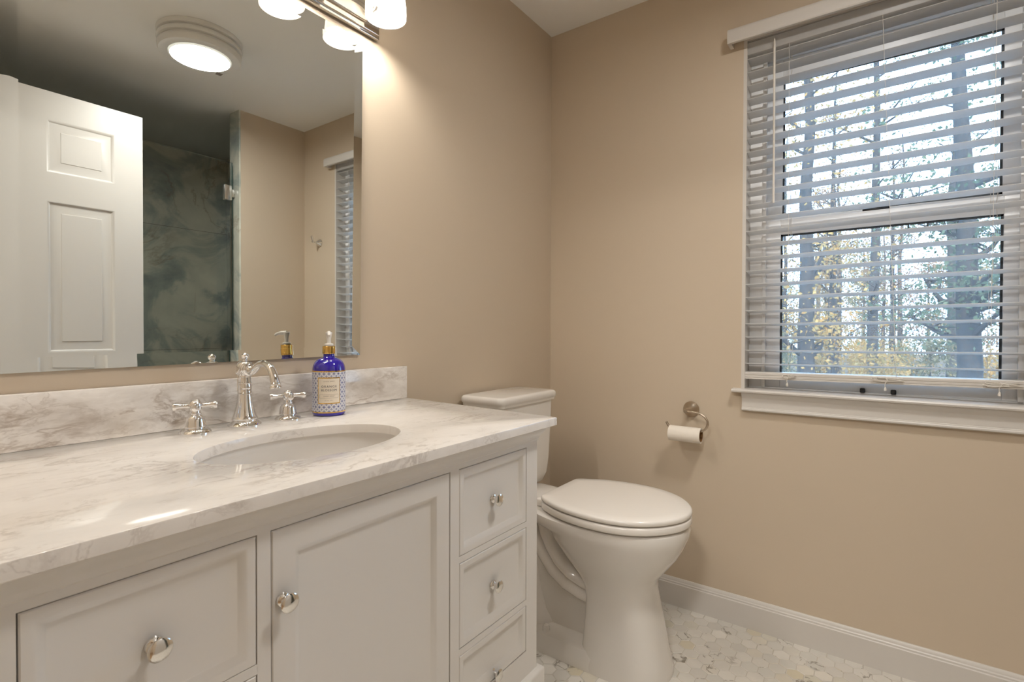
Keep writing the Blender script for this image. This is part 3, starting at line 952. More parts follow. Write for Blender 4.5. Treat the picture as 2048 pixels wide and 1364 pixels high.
def build_bottle():
    X, Y, Z = -1.2493, -0.103, 0.8756
    Rb = 0.0402
    t = thing('soap_bottle', 'cobalt blue glass soap bottle with tile-print label and pump', 'soap bottle', (X, Y, Z))
    face = math.atan2(-1.25376 - Y, -2.04784 - X)     # the label looks at the doorway
    b = MB()
    b.lathe([(0.034, 0), (0.0385, 0.0012), (0.0400, 0.004), (Rb, 0.008), (Rb, 0.114), (0.0398, 0.119), (0.0382, 0.126), (0.0350, 0.1330), (0.0300, 0.1385), (0.0225, 0.1425), (0.0160, 0.1450), (0.0136, 0.1485), (0.0133, 0.1575), (0, 0.1575)], (X, Y, Z), (0, 0, 1), COBALT, 64)
    b.build('bottle_glass', None, t)
    c = MB()
    c.lathe([(0.0155, 0.1550), (0.0158, 0.1565), (0.0158, 0.1730), (0.0150, 0.1742), (0, 0.1742)], (X, Y, Z), (0, 0, 1), GOLD, 40)
    c.build('collar', None, t, label='gold metal collar')
    p = MB()
    p.lathe([(0.0102, 0.1740), (0.0106, 0.1750), (0.0106, 0.1795), (0.0098, 0.1808), (0.0055, 0.1812), (0.0050, 0.186), (0.0056, 0.194), (0.0068, 0.201), (0.0080, 0.2055), (0.0085, 0.2075), (0.0078, 0.2095), (0, 0.2100)], (X, Y, Z), (0, 0, 1), PUMPM, 28)
    d = Vector((math.cos(face), math.sin(face), 0))
    o_ = Vector((X, Y, Z))
    p.tube([o_ + d * 0.000 + Vector((0, 0, 0.2070)), o_ + d * 0.015 + Vector((0, 0, 0.2068)), o_ + d * 0.026 + Vector((0, 0, 0.2045)), o_ + d * 0.0325 + Vector((0, 0, 0.2005))], [0.0060, 0.0050, 0.0040, 0.0034], PUMPM, 14)
    p.build('pump', None, t, label='white plastic pump')
    def patch(a0, a1, z0, z1, r, m_, name, parent, n=48, uv=False):
        me = bpy.data.meshes.new(name)
        bm = bmesh.new()
        lay = bm.loops.layers.uv.new('uv')
        lo, hi = [], []
        A = [a0 + (a1 - a0) * i / n for i in range(n + 1)]
        for an in A:
            q = (X + r * math.cos(face + an), Y + r * math.sin(face + an))
            lo.append(bm.verts.new((q[0], q[1], Z + z0)))
            hi.append(bm.verts.new((q[0], q[1], Z + z1)))
        for i in range(n):
            f = bm.faces.new((lo[i], lo[i + 1], hi[i + 1], hi[i]))
            f.smooth = True
            for l_, (u_, v_) in zip(f.loops, ((A[i], z0), (A[i + 1], z0), (A[i + 1], z1), (A[i], z1))):
                l_[lay].uv = (u_ * Rb, v_)
        bm.to_mesh(me); bm.free()
        me.materials.append(m_)
        o = bpy.data.objects.new(name, me)
        COL.objects.link(o)
        if parent: 
            o.parent = parent
            o.matrix_parent_inverse = parent.matrix_basis.inverted() if parent is t else Matrix.Translation(-Vector(t.location))
        return o
    lab = patch(-2.7, 2.7, 0.0083, 0.1135, Rb + 0.00025, LABELM, 'label', t, 120)
    lab.location = (0, 0, 0)
    def sub(o):
        o.parent = lab
        o.matrix_parent_inverse = Matrix.Identity(4)
        return o
    # sub-parts live in world coordinates: cancel the parent's transform
    subs = []
    subs.append(patch(-2.7, 2.7, 0.0083, 0.0112, Rb + 0.00040, GOLD, 'gold_band', None, 120))
    subs.append(patch(-2.7, 2.7, 0.1105, 0.1135, Rb + 0.00040, GOLD, 'gold_band', None, 120))
    subs.append(patch(-0.70, 0.70, 0.0315, 0.0975, Rb + 0.00050, GOLD, 'gold_border', None))
    subs.append(patch(-0.645, 0.645, 0.0340, 0.0945, Rb + 0.00065, PANEL, 'cream_panel', None))
    # printed text
    mb = bmesh.new()
    lines = [('SAVON BODY', 0.0034, 0.0875, 1.35, 1), ('ORANGE', 0.0078, 0.0745, 1.25, 0), ('BLOSSOM', 0.0078, 0.0655, 1.15, 0), ('HAND SOAP', 0.0038, 0.0508, 1.25, 1), ('16 FL. OZ.', 0.0032, 0.0400, 1.4, 1)]
    for body, size, z, sp, k in lines:
        me = text_mesh(body, size, sp)
        xs = [v.co.x for v in me.vertices]
        mid = (min(xs) + max(xs)) / 2
        for v in me.vertices:
            an = (v.co.x - mid) / Rb
            r = Rb + 0.0010
            v.co = (X + r * math.cos(face + an), Y + r * math.sin(face + an), Z + z + v.co.y)
        n0 = len(mb.faces)
        mb.from_mesh(me)
        mb.faces.ensure_lookup_table()
        for f in mb.faces[n0:]: f.material_index = k
        bpy.data.meshes.remove(me)
    me = bpy.data.meshes.new('lettering')
    mb.to_mesh(me); mb.free()
    me.materials.append(INK); me.materials.append(INK2)
    o = bpy.data.objects.new('lettering', me)
    COL.objects.link(o)
    subs.append(o)
    for (a0, a1, z0, z1) in ((-0.56, 0.56, 0.0460, 0.0464), (-0.56, 0.56, 0.0550, 0.0554), (-0.56, -0.55, 0.046, 0.0554), (0.55, 0.56, 0.046, 0.0554)):
        subs.append(patch(a0, a1, z0, z1, Rb + 0.0009, INK2, 'text_frame', None, 16))
    bpy.context.view_layer.update()
    for s_ in subs:
        s_.parent = lab
        s_.matrix_parent_inverse = lab.matrix_world.inverted()

# ------------------------------------------------------------------ mirror and vanity light
def build_mirror():
    x0, x1, z0, z1 = -1.8387, -1.0792, 1.0150, 1.9380
    w_ = 0.0265
    t = MB()
    b = bmesh.new()
    def q(i, y): return [b.verts.new((x0 + i, y, 1.0130 + i)), b.verts.new((x1 - i, y, 1.0188 + i)), b.verts.new((x1 + 0.010 - i, y, 1.9360 - i)), b.verts.new((x0 + i, y, 1.9480 - i))]
    A = q(w_, -0.0060)
    b.faces.new(A)
    bmesh.ops.recalc_face_normals(b, faces=b.faces)
    t._add(b, MIRROR, False)
    t.box(x0 + w_, x1 - w_, -0.0055, -0.0006, z0 + w_ + .006, z1 - w_ - .006, GAP)
    o = t.build('mirror')
    tag(o, 'large frameless mirror hung on the beige wall above the vanity', 'mirror')
    e = MB()
    b = bmesh.new()
    A = q(w_, -0.0060); B = q(0.0, -0.0066); C = q(0.0, -0.0006)
    B[1].co.y = B[2].co.y = -0.0086
    for P_, Q_ in ((A, B), (B, C)):
        for k in range(4):
            j = (k + 1) % 4
            b.faces.new((P_[k], Q_[k], Q_[j], P_[j]))
    bmesh.ops.recalc_face_normals(b, faces=b.faces)
    e._add(b, MIRROR, False)
    e.build('bevelled_edge', None, o, 5)

def build_vanity_light():
    t = thing('vanity_light', 'chrome bar light with glowing white glass cup shades above the mirror', 'wall light', (-1.459, 0, 2.0))
    b = MB()
    x0, x1 = -1.904, -1.0138
    b.box(x0, x1, -0.016, -0.0006, 1.960, 2.052, KNOBM, 0.002)
    b.box(x0 + 0.006, x1 - 0.006, -0.024, -0.014, 1.968, 2.044, KNOBM, 0.003)
    b.box(x0 + 0.055, x1 - 0.055, -0.034, -0.022, 1.982, 2.030, KNOBM, 0.006, 3)
    b.build('back_bar', None, t)
    for k, x in enumerate(VAN_X):
        a = MB()
        zt = VAN_Z + 0.098
        a.tube([(x, -0.030, 2.006), (x, -0.060, 2.012), (x, -0.085, 2.040), (x, -0.100, 2.078), (x, VAN_Y, zt + 0.012)], 0.006, KNOBM, 12)
        a.lathe([(0.010, 0.020), (0.018, 0.012), (0.022, 0.000), (0.022, -0.012), (0.0, -0.012)], (x, VAN_Y, zt), (0, 0, 1), KNOBM, 24)
        a.build('arm', None, t)
        s = MB()
        z = VAN_Z
        s.lathe([(0.056, 0.0), (0.0565, 0.010), (0.0560, 0.030), (0.0530, 0.055), (0.0460, 0.075), (0.0340, 0.090), (0.0230, 0.097), (0.0, 0.099)], (x, VAN_Y, z), (0, 0, 1), OPAL, 40, caps=False)
        sh = s.build('shade', None, t)
        bl = MB()
        bl.ball((x, VAN_Y, z + 0.064), 0.014, BULB)
        bl.lathe([(0.010, 0.072), (0.013, 0.078), (0.013, 0.088)], (x, VAN_Y, z), (0, 0, 1), LAMPW, 16)
        bl.build('bulb', None, sh)
        l = lamp('vanity_lamp_light', 'POINT', (x, VAN_Y, z + 0.033), VAN_W, WARM, 0.024)
        l.parent = t
        l.matrix_parent_inverse = t.matrix_basis.inverted()

def build_ceiling_light():
    cx, cy = CEIL_C
    t = thing('ceiling_light', 'round white ceiling light with stepped rings, seen in the mirror above the door', 'ceiling light', (cx, cy, H))
    b = MB()
    prof = [(0.128, 2.350), (0.150, 2.3475), (0.163, 2.353), (0.168, 2.362), (0.170, 2.374), (0.167, 2.381), (0.160, 2.384), (0.160, 2.389), (0.170, 2.392), (0.172, 2.402), (0.169, 2.410), (0.160, 2.413), (0.160, 2.418), (0.170, 2.421), (0.172, 2.432), (0.172, 2.4395)]
    b.lathe(prof, (cx, cy, 0), (0, 0, 1), LAMPW, 72, caps=False)
    b.lathe([(0.128, 2.350), (0.128, 2.362), (0.140, 2.40), (0.140, 2.425), (0, 2.427)], (cx, cy, 0), (0, 0, 1), LAMPW, 72, caps=False)
    b.build('ring_housing', None, t)
    l = MB()
    l.lathe([(0.1265, 2.356), (0.10, 2.351), (0.06, 2.3475), (0.0, 2.346)], (cx, cy, 0), (0, 0, 1), LENS, 64, caps=False)
    l.build('lens', None, t, label='glowing frosted lens')
    q = lamp('ceiling_lamp_light', 'AREA', (cx, cy, 2.3445), CEIL_W, NEUT, 0.24)
    q.parent = t
    q.matrix_parent_inverse = t.matrix_basis.inverted()
    n = MB()
    n.box(cx + 0.11, cx + 0.135, cy + -0.10, cy - 0.075, 2.3455, 2.350, mat('sensor_grey', (0.25, 0.22, 0.20), 0.5), 0.002)
    n.build('latch', None, t)

# ------------------------------------------------------------------ toilet
def superoval(cx, y0, y1, hw, z, n=56, pw=2.3, back=None):
    """closed outline: front tip y0 (nearest the room), back y1"""
    cy = (y0 + y1) / 2
    b = abs(y1 - y0) / 2
    P = []
    for i in range(n):
        a = 2 * PI * i / n
        c, s = math.cos(a), math.sin(a)
        p = pw if s < 0 else (back or pw)
        P.append((cx + hw * math.copysign(abs(c) ** (2 / p), c), cy + b * math.copysign(abs(s) ** (2 / p), s), z))
    return P

EGG = [(-0.3180, 0.000), (-0.3180, 0.060), (-0.3182, 0.108), (-0.3215, 0.1215), (-0.3340, 0.1340), (-0.3600, 0.150), (-0.4000, 0.170), (-0.4500, 0.186), (-0.5100, 0.1955), (-0.5700, 0.1960),
       (-0.6200, 0.1880), (-0.6650, 0.1710), (-0.7050, 0.1450), (-0.7400, 0.1080), (-0.7640, 0.0700), (-0.7770, 0.0350), (-0.7810, 0.000)]
def egg(cx, off, z, yb=0.0):
    """outline of the elongated seat, inset by off"""
    pts = [(hw, y) for y, hw in EGG] + [(-hw, y) for y, hw in EGG[-2:0:-1]]
    n = len(pts)
    # resample with a Catmull-Rom spline on the curved part
    out = []
    for i in range(n):
        p0, p1, p2, p3 = (Vector(pts[(i + k) % n]) for k in (-1, 0, 1, 2))
        for u in (0.0, 0.5):
            q = 0.5 * ((2 * p1) + (p2 - p0) * u + (2 * p0 - 5 * p1 + 4 * p2 - p3) * u * u + (3 * p1 - p0 - 3 * p2 + p3) * u ** 3)
            out.append(q)
    m_ = len(out)
    res = []
    for i in range(m_):
        d = (out[(i + 1) % m_] - out[i - 1]).normalized()
        nrm = Vector((d.y, -d.x))
        if nrm.dot(out[i] - Vector((0, -0.55))) < 0: nrm = -nrm
        q = out[i] - nrm * off
        res.append((cx + q.x, q.y + yb, z))
    return res

def build_toilet():
    X = -0.460
    t = thing('toilet', 'white two-piece elongated toilet with its lid down beside the vanity', 'toilet', (X, -0.40, 0))
    # bowl and pedestal as one porcelain body
    b = MB()
    #        z      tip     back    hw    pw  backpw
    #       z     tip     centre  back    hw    pw  back pw
    sl = [(0.000, -0.722, -0.590, -0.455, 0.118, 2.8, 6), (0.020, -0.722, -0.590, -0.455, 0.118, 2.8, 6), (0.075, -0.706, -0.585, -0.458, 0.113, 2.8, 6), (0.160, -0.690, -0.580, -0.465, 0.108, 2.8, 6), (0.225, -0.677, -0.575, -0.465, 0.106, 2.7, 5),
          (0.262, -0.672, -0.568, -0.455, 0.108, 2.5, 4), (0.290, -0.675, -0.560, -0.430, 0.117, 2.35, 3), (0.320, -0.692, -0.552, -0.400, 0.132, 2.25, 2.6), (0.350, -0.716, -0.545, -0.370, 0.149, 2.2, 2.4), (0.385, -0.742, -0.540, -0.345, 0.166, 2.2, 2.4),
          (0.415, -0.758, -0.535, -0.325, 0.178, 2.2, 2.4), (0.438, -0.767, -0.532, -0.300, 0.185, 2.2, 2.2), (0.446, -0.770, -0.531, -0.215, 0.187, 2.2, 2.0), (0.454, -0.772, -0.530, -0.185, 0.189, 2.2, 2.0), (0.472, -0.775, -0.530, -0.180, 0.191, 2.2, 2.0), (0.483, -0.772, -0.530, -0.180, 0.189, 2.2, 2.0), (0.4865, -0.764, -0.530, -0.188, 0.182, 2.2, 2.0)]
    def ring_(y0, yc, y1, hw, z, pw, bp, n=64):
        P = []
        for i in range(n):
            a_ = 2 * PI * i / n
            c_, s_ = math.cos(a_), math.sin(a_)
            p_ = pw if s_ < 0 else bp
            P.append((X + hw * math.copysign(abs(c_) ** (2 / p_), c_), yc + (yc - y0 if s_ < 0 else y1 - yc) * math.copysign(abs(s_) ** (2 / p_), s_), z))
        return P
    b.loft([ring_(y0, yc, y1, hw, z, pw, bp) for z, y0, yc, y1, hw, pw, bp in sl], PORC)
    b.build('bowl', None, t, 50)
    # rear deck that carries the tank and joins the rim
    d = MB()
    rings = []
    for y, hw, zb_, zt_ in ((-0.030, 0.112, 0.448, 0.5050), (-0.18, 0.116, 0.446, 0.5050), (-0.23, 0.122, 0.448, 0.5020), (-0.28, 0.128, 0.452, 0.4940), (-0.33, 0.135, 0.456, 0.4880), (-0.40, 0.14, 0.460, 0.4860)):
        pr = []
        cz, hz = (zb_ + zt_) / 2, (zt_ - zb_) / 2
        for i in range(28):
            a = 2 * PI * i / 28
            c, s = math.cos(a), math.sin(a)
            pr.append((X + hw * math.copysign(abs(c) ** 0.45, c), y, cz + hz * math.copysign(abs(s) ** 0.55, s)))
        rings.append(pr)
    d.loft(rings, PORC)
    d.build('rear_deck', None, t, 50)
    # foot: long low plate behind the pedestal
    f = MB()
    f.loft([superoval(X, -0.60, -0.16, hw, z, 48, 5, 4) for z, hw in ((0.0, 0.118), (0.045, 0.116), (0.062, 0.110), (0.068, 0.098))], PORC)
    f.build('foot', None, t, 40)
    # exposed trapway: two ridged arcs and a rear column
    tr = MB()
    path = [(-0.215, 0.455), (-0.235, 0.410), (-0.262, 0.360), (-0.295, 0.310), (-0.335, 0.265), (-0.385, 0.232), (-0.440, 0.214), (-0.50, 0.208)]
    tr.tube([(X, y, z) for y, z in path], [0.036, 0.036, 0.036, 0.036, 0.036, 0.035, 0.034, 0.034], PORC, 24, flat=2.35)
    path = [(-0.300, 0.440), (-0.312, 0.395), (-0.330, 0.350), (-0.360, 0.305), (-0.400, 0.272), (-0.450, 0.252), (-0.50, 0.245)]
    tr.tube([(X, y, z) for y, z in path], [0.040, 0.040, 0.038, 0.036, 0.034, 0.032, 0.032], PORC, 24, flat=2.45)
    tr.tube([(X, -0.205, 0.30), (X, -0.225, 0.23), (X, -0.24, 0.16), (X, -0.25, 0.10), (X, -0.258, 0.065), (X, -0.262, 0.030)], [0.044, 0.046, 0.048, 0.054, 0.068, 0.074], PORC, 24, flat=1.3)
    tr.tube([(X, -0.19, 0.46), (X, -0.19, 0.36), (X, -0.20, 0.28)], [0.055, 0.05, 0.05], PORC, 24, flat=1.5)
    tr.box(X - 0.040, X + 0.040, -0.52, -0.20, 0.05, 0.40, PORC, 0.02, 3)
    tr.build('trapway', None, t, 50)
    for sx in (-1, 1):
        MB().lathe([(0.0125, 0), (0.0120, 0.012), (0.0095, 0.020), (0.004, 0.0235), (0, 0.024)], (X + sx * 0.092, -0.325, 0.0655), (0, 0, 1), PORC, 20).build('bolt_cap', None, t)
    # seat ring and lid
    def slab(off, z0, z1, r, name, dome):
        k = MB()
        rr = [egg(X, off + r, z0), egg(X, off + r * .3, z0 + r * .3), egg(X, off, z0 + r), egg(X, off, z1 - r), egg(X, off + r * .3, z1 - r * .3), egg(X, off + r, z1)]
        for sc_, dz in ((0.85, .6), (0.6, 1.0)):
            rr.append([(X + (p[0] - X) * sc_, -0.54 + (p[1] + 0.54) * sc_, z1 + dome * dz) for p in egg(X, off + r, z1)])
        k.loft(rr, SEATM)
        return k.build(name, None, t, 50)
    slab(0.001, 0.4925, 0.5155, 0.005, 'seat', 0.0)
    slab(0.000, 0.5190, 0.5370, 0.0065, 'lid', 0.0025)
    for dx in (-0.085, 0.085):
        MB().box(X + dx - 0.022, X + dx + 0.022, -0.335, -0.290, 0.490, 0.518, SEATM, 0.007, 3).build('seat_hinge', None, t)
    # tank: tapered box with rounded corners
    def rrect(x0, x1, y0, y1, r, z, n=8):
        P = []
        for (cx_, cy_, a0) in ((x1 - r, y1 - r, 0), (x0 + r, y1 - r, PI / 2), (x0 + r, y0 + r, PI), (x1 - r, y0 + r, 1.5 * PI)):
            for i in range(n + 1):
                a = a0 + PI / 2 * i / n
                P.append((cx_ + r * math.cos(a), cy_ + r * math.sin(a), z))
        return P
    k = MB()
    TL, TR = -0.640, -0.300
    k.loft([rrect(TL + 0.060, TR - 0.060, -0.175, -0.045, 0.03, 0.5060), rrect(TL + 0.035, TR - 0.035, -0.190, -0.035, 0.035, 0.516), rrect(TL + 0.020, TR - 0.018, -0.197, -0.030, 0.035, 0.545), rrect(TL + 0.014, TR - 0.012, -0.198, -0.028, 0.03, 0.60), rrect(TL + 0.006, TR - 0.004, -0.1985, -0.027, 0.025, 0.72), rrect(TL, TR, -0.199, -0.026, 0.022, 0.8205)], PORC)
    k.build('tank', None, t, 50)
    L = MB()
    L0, L1, yf_, yb_ = -0.657, -0.287, -0.212, -0.018
    L.loft([rrect(L0 + .006, L1 - .006, yf_ + .006, yb_ - .006, 0.02, 0.8225), rrect(L0 + .0045, L1 - .0045, yf_ + .0045, yb_ - .004, 0.022, 0.826), rrect(L0 + .003, L1 - .003, yf_ + .003, yb_ - .003, 0.022, 0.8335), rrect(L0, L1, yf_, yb_, 0.024, 0.8365), rrect(L0, L1, yf_, yb_, 0.024, 0.849),
            rrect(L0 + .002, L1 - .002, yf_ + .002, yb_ - .001, 0.024, 0.8545), rrect(L0 + .006, L1 - .006, yf_ + .006, yb_ - .004, 0.024, 0.858), rrect(L0 + .014, L1 - .014, yf_ + .014, yb_ - .010, 0.022, 0.8595)], PORC)
    L.build('tank_lid', None, t, 50)

# ------------------------------------------------------------------ paper holder, hook
def build_paper():
    y, z = -0.6455, 0.786
    t = thing('paper_holder', 'brushed nickel open-arm toilet paper holder on the beige wall', 'toilet paper holder', (0, y, z))
    r = MB()
    r.lathe([(0.030, 0.0008), (0.0305, 0.004), (0.0285, 0.008), (0.022, 0.015), (0.014, 0.023), (0.009, 0.033), (0.0075, 0.048), (0.0078, 0.068), (0.0082, 0.074), (0.006, 0.079), (0, 0.080)], (0, y, z), (-1, 0, 0), NICKEL, 40)
    r.build('rosette', None, t)
    a = MB()
    x = -0.072
    pts = [(-0.648, 0.7862), (-0.670, 0.7855), (-0.690, 0.7835), (-0.706, 0.7780), (-0.718, 0.7690), (-0.7255, 0.7570), (-0.7270, 0.7440), (-0.7225, 0.7310), (-0.7140, 0.7215), (-0.703, 0.7165), (-0.690, 0.7150), (-0.640, 0.7150), (-0.600, 0.7150), (-0.590, 0.7165), (-0.582, 0.7230), (-0.5755, 0.7320), (-0.5715, 0.7395)]
    a.tube([(x, p, q) for p, q in pts], 0.0042, NICKEL, 12)
    a.build('arm', None, t)
    # the nearly empty roll that hangs on the arm
    k = thing('paper_roll', 'nearly used-up toilet paper roll hanging on the nickel arm', 'toilet roll', (x, -0.645, 0.699))
    zc = 0.7192 - 0.0205
    def ring(rad0, rad1, ya, yb, m_, name):
        b = MB()
        n = 40
        f = lambda r_, yy: [(x + r_ * math.cos(2 * PI * i / n), yy, zc + r_ * math.sin(2 * PI * i / n)) for i in range(n)]
        b.loft([f(rad1, ya), f(rad1, yb), f(rad0, yb), f(rad0, ya), f(rad1, ya)], m_, caps=False)
        return b.build(name, None, k, 40)
    ring(0.0226, 0.0290, -0.703, -0.5855, PAPER, 'tissue')
    ring(0.0205, 0.0225, -0.7035, -0.5850, CARD, 'cardboard_core')

def build_hook():
    y, z = -1.805, 1.667
    t = thing('robe_hook', 'chrome robe hook on the beige wall, seen in the mirror beside the blind', 'robe hook', (0, y, z))
    b = MB().lathe([(0.0250, 0.0008), (0.0255, 0.005), (0.022, 0.011), (0.015, 0.018), (0.009, 0.026), (0.0062, 0.034), (0.0060, 0.046), (0, 0.048)], (0, y, z), (-1, 0, 0), CHROME, 32)
    b.build('rosette', None, t)
    h = MB()
    h.ball((-0.053, y, z), 0.0095, CHROME)
    h.tube([(-0.053, y, z + 0.004), (-0.056, y, z + 0.016), (-0.060, y, z + 0.030)], [0.0050, 0.0065, 0.0080], CHROME, 14)
    h.ball((-0.0605, y, z + 0.032), 0.0082, CHROME)
    h.build('prong', None, t)

# ------------------------------------------------------------------ door and shower glass (seen in the mirror)
def build_door():
    x0, x1, z0, z1 = -1.880, -1.003, 0.008, 2.166
    yf, yb = -1.830, -1.866
    t = bpy.data.objects.new('door_1', None)
    COL.objects.link(t)
    t.location = (x0, yf, 0)
    t['kind'] = 'structure'
    b = MB()
    b.box(x0, x1, yb, yf - 0.010, z0, z1, DOORM)
    st, pw, mu = 0.1207, 0.2532, 0.1304
    xs = [x0, x0 + st, x0 + st + pw, x0 + st + pw + mu, x0 + st + 2 * pw + mu, x1]
    zs = [z0, 0.28, 0.78, 0.983, 1.671, 1.802, 2.041, z1]
    for a, c in ((0, 1), (2, 3), (4, 5)):
        b.box(xs[a], xs[c], yf - 0.0105, yf, z0, z1, DOORM)
    for a, c in ((0, 1), (2, 3), (4, 5), (6, 7)):
        for p, q in ((1, 2), (3, 4)):
            b.box(xs[p], xs[q], yf - 0.0105, yf, zs[a], zs[c], DOORM)
    leaf = b.build('door_leaf', None, t)
    for a in (1, 3, 5):
        for p in (1, 3):
            k = MB()
            X0, X1, Z0, Z1 = xs[p], xs[p + 1], zs[a], zs[a + 1]
            bm = bmesh.new()
            rings = []
            for i, y in ((0.0, yf), (0.004, yf - 0.001), (0.012, yf - 0.0085), (0.020, yf - 0.0095), (0.050, yf - 0.0045), (0.052, yf - 0.0025)):
                rings.append([bm.verts.new((X0 + i, y, Z0 + i)), bm.verts.new((X1 - i, y, Z0 + i)), bm.verts.new((X1 - i, y, Z1 - i)), bm.verts.new((X0 + i, y, Z1 - i))])
            for A, B in zip(rings, rings[1:]):
                for q in range(4):
                    j = (q + 1) % 4
                    bm.faces.new((A[q], A[j], B[j], B[q]))
            bm.faces.new(rings[-1])
            bmesh.ops.recalc_face_normals(bm, faces=bm.faces)
            for f in bm.faces:
                if f.normal.y < -0.2: f.normal_flip()
            k._add(bm, DOORM, False)
            k.build('door_panel', None, t)
    for z in (0.25, 1.02, 1.92):
        h = MB().lathe([(0.006, -0.05), (0.006, 0.05)], (x0 - 0.004, yf + 0.004, z), (0, 0, 1), STEEL, 12)
        h.box(x0, x0 + 0.03, yf, yf + 0.0012, z - 0.05, z + 0.05, STEEL)
        h.build('door_hinge', None, t)

def build_shower():
    yg = YR - 0.056
    t = thing('shower_door', 'frameless glass shower door with a square metal hinge, seen in the mirror', 'shower door', (-0.45, yg, 0))
    g = MB().box(-1.12, -0.456, yg - 0.005, yg + 0.005, 0.012, 2.12, SGLASS)
    g.box(-0.4561, -0.4555, yg - 0.005, yg + 0.005, 0.012, 2.12, mat('green_glass_edge', (0.10, 0.22, 0.20), 0.1))
    g.build('glass_panel', None, t)
    for z in (0.35, 1.932):
        h = MB()
        h.box(-0.505, -0.462, yg - 0.012, yg + 0.012, z - 0.045, z + 0.045, STEEL, 0.002)
        h.box(-0.470, -0.4425, yg - 0.009, yg + 0.009, z - 0.024, z + 0.024, STEEL, 0.002)
        h.build('hinge', None, t)

# ------------------------------------------------------------------ woods outside
GZ = -2.9
def tree_mesh(name, h, rt, seed, crown, nleaf, leafsize, lm, lean=0.0, bare=False):
    """trunk with limbs and a crown of single leaves; crown = (z0, z1, radius)"""
    rnd = random.Random(seed)
    t = thing(name, 'tree', 'tree', (0, 0, 0))
    b = MB()
    pts, rad = [], []
    n = 9
    for i in range(n):
        u = i / (n - 1)
        pts.append((lean * u * u * h * 0.3 + rnd.uniform(-.07, .07) * (i > 0), rnd.uniform(-.10, .10) * (i > 0) + lean * u * h * 0.12, h * u))
        rad.append(rt * (1.25 if i == 0 else (1 - 0.82 * u)))
    b.tube(pts, rad, bark_mat(), 9)
    limbs = []
    nb = 16
    for k in range(nb):
        u = rnd.uniform(max(0.12, crown[0] / h), 0.95)
        i = min(int(u * (n - 1)), n - 2)
        fr = u * (n - 1) - i
        p = Vector(pts[i]).lerp(Vector(pts[i + 1]), fr)
        an = rnd.uniform(0, 2 * PI)
        L = crown[2] * rnd.uniform(0.5, 1.1) * (1.1 - 0.5 * u)
        q = p + Vector((math.cos(an) * L * .5, math.sin(an) * L * .5, L * rnd.uniform(.15, .5)))
        e = q + Vector((math.cos(an + .4) * L * .5, math.sin(an + .4) * L * .5, L * rnd.uniform(.1, .5)))
        r0 = rt * (1 - .8 * u) * rnd.uniform(.3, .5)
        b.tube([p, q, e], [r0, r0 * .6, r0 * .2], bark_mat(), 6)
        limbs += [q, e]
        for j in range(9):
            s_ = p.lerp(e, rnd.uniform(.2, .98))
            d = Vector((rnd.uniform(-1, 1), rnd.uniform(-1, 1), rnd.uniform(-.2, .9))) * L * .45
            b.tube([s_, s_ + d * .5, s_ + d], [r0 * .3, r0 * .2, r0 * .08], bark_mat(), 4)
            limbs.append(s_ + d)
    b.build('trunk', None, t, 60)
    if nleaf:
        me = bpy.data.meshes.new('foliage')
        V, Fc = [], []
        for k in range(nleaf):
            if rnd.random() < 0.75:
                c = rnd.choice(limbs) + Vector((rnd.gauss(0, .30), rnd.gauss(0, .30), rnd.gauss(0, .26))) * crown[2] * .45
            else:
                a = rnd.uniform(0, 2 * PI); rr = crown[2] * math.sqrt(rnd.random())
                c = Vector((rr * math.cos(a), rr * math.sin(a), rnd.uniform(crown[0], crown[1])))
            s_ = leafsize * rnd.uniform(.6, 1.4)
            ax = Vector((rnd.gauss(0, 1), rnd.gauss(0, 1), rnd.gauss(0, 1))).normalized()
            ay = ax.cross(Vector((rnd.gauss(0, 1), rnd.gauss(0, 1), rnd.gauss(0, 1)))).normalized()
            i0 = len(V)
            V += [c - ax * s_, c - ay * s_ * .55, c + ax * s_, c + ay * s_ * .55]
            Fc.append((i0, i0 + 1, i0 + 2, i0 + 3))
        me.from_pydata([tuple(v) for v in V], [], Fc)
        me.materials.append(lm)
        o = bpy.data.objects.new('foliage', me)
        COL.objects.link(o)
        o.parent = t
    return t

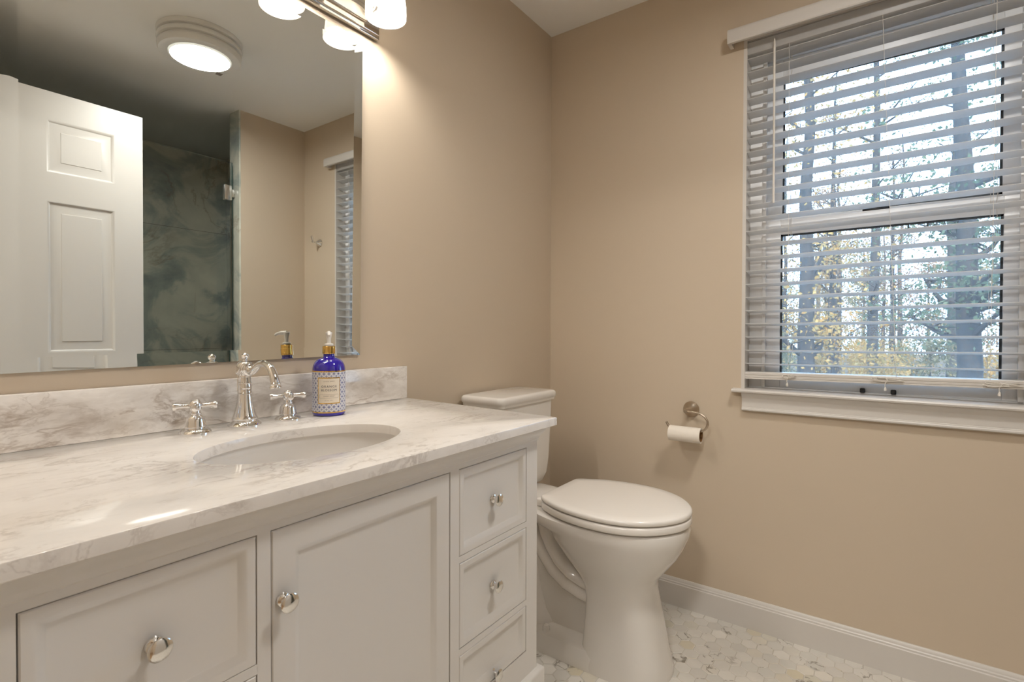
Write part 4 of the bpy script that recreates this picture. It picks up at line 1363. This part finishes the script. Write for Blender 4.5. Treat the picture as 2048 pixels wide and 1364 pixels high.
def build_woods():
    ylw = leaf_mat('golden_leaves', (0.27, 0.15, 0.045), (0.38, 0.26, 0.10))
    org = leaf_mat('rust_leaves', (0.19, 0.11, 0.06), (0.28, 0.18, 0.11))
    grn = leaf_mat('green_leaves', (0.06, 0.085, 0.05), (0.13, 0.15, 0.09))
    olv = leaf_mat('olive_leaves', (0.12, 0.11, 0.06), (0.20, 0.18, 0.105))
    g = MB()
    g.box(0.6, 110, -60, 60, GZ - 0.3, GZ, mat('leaf_litter', (0.065, 0.050, 0.034), 0.95, noise=0.5, nscale=1.5, spec=0.1))
    gr = g.build('ground_outside')
    gr['kind'] = 'structure'
    A = tree_mesh('tree', 15, .25, 11, (2.2, 10, 2.0), 5200, .052, ylw)
    B = tree_mesh('tree', 14, .20, 23, (2.4, 10, 1.9), 5200, .052, org)
    C = tree_mesh('tree', 13, .26, 35, (3.6, 10, 1.8), 5200, .050, grn, 0.3)
    D = tree_mesh('tree', 18, .20, 47, (4.0, 16, 1.7), 1600, .048, olv)
    E_ = tree_mesh('shrub', 3.6, .05, 59, (0.5, 3.4, 1.2), 2600, .055, olv)
    G_ = tree_mesh('shrub', 3.2, .05, 61, (0.4, 3.0, 1.1), 2400, .055, ylw)
    F_ = tree_mesh('tree', 13, .22, 73, (1.0, 12.5, 3.4), 3600, .15, olv)
    K_ = tree_mesh('tree', 12, .22, 79, (1.0, 11.5, 3.4), 3600, .15, org)
    E_['category'] = 'shrub'; G_['category'] = 'shrub'
    first = {}
    def put(src, x, y, rz, label, group):
        if src.name not in first:
            first[src.name] = 1
            src.location = (x, y, GZ); src.rotation_euler = (0, 0, rz)
            o = src
        else:
            o = copy_tree(src, (x, y, GZ), rz)
        o['label'] = label
        if group: o['group'] = group
        return o
    gw = 'woodland trees beyond the window'
    put(C, 12.0, -2.55, 2.4, 'thick leaning dark-trunked green tree at the right of the window view', None)
    put(A, 13.5, 0.40, 0.2, 'straight dark trunk with golden leaves at the left of the window view', None)
    put(D, 19.5, -0.94, 1.9, 'straight nearly bare dark trunk at the middle of the window view', None)
    put(B, 25.0, 0.60, 2.6, 'rust-leaved tree between the left and middle dark trunks', None)
    lab = {id(A): 'golden-leaved autumn tree standing deep in the woods outside', id(B): 'rust-leaved autumn tree standing deep in the woods outside', id(D): 'slender almost leafless tree standing deep in the woods outside', id(C): 'green leaning tree standing deep in the woods outside'}
    rnd = random.Random(5)
    far = [(24, -3.4, D), (26, 5.2, A), (29, -6.2, B), (31, 1.0, D), (32, 6.4, B), (34, -1.6, B), (37, -4.6, A), (38, 1.2, A), (40, 4.6, D), (44, -2.2, D), (47, 2.6, B), (50, -6.0, A), (52, 3.6, A), (55, -1.2, B), (20, 6.2, B), (19, -6.2, D), (12, -7.5, A)]
    for x, y, s in far:
        put(s, x, y, rnd.uniform(0, 6.28), lab[id(s)], gw)
    lf = {id(F_): 'dense olive-leaved tree in the distant treeline beyond the woods', id(K_): 'dense russet tree in the distant treeline beyond the woods'}
    for k, (x, y) in enumerate([(64, -11), (64, 0.5), (64, 12), (77, -17), (77, -5.5), (77, 6), (77, 17.5), (90, -11), (90, 0.5), (90, 12)]):
        q = F_ if k % 2 else K_
        put(q, x, y, rnd.uniform(0, 6.28), lf[id(q)], 'distant treeline')
    sl = {id(E_): 'olive green undergrowth shrub between the tree trunks outside', id(G_): 'golden undergrowth shrub between the tree trunks outside'}
    spots = [(18.5, -4.2), (19.5, 2.2), (16.5, -0.9), (22.0, 3.6), (27, -1.2), (28.2, 3.2), (29.5, -2.4), (22, -2.6), (35, 1.9), (35.5, 4.4), (30, -0.4), (42, 2.2), (41.5, -0.4), (48, -0.4), (51, -2.4)]
    for k, (x, y) in enumerate(spots):
        s = E_ if k % 2 else G_
        put(s, x, y, rnd.uniform(0, 6.28), sl[id(s)], 'undergrowth shrubs in the woods')

build_room()
build_window()
build_blind()
build_vanity()
build_counter()
build_faucet()
build_bottle()
build_mirror()
build_vanity_light()
build_ceiling_light()
build_toilet()
build_paper()
build_hook()
build_door()
build_shower()
build_woods()
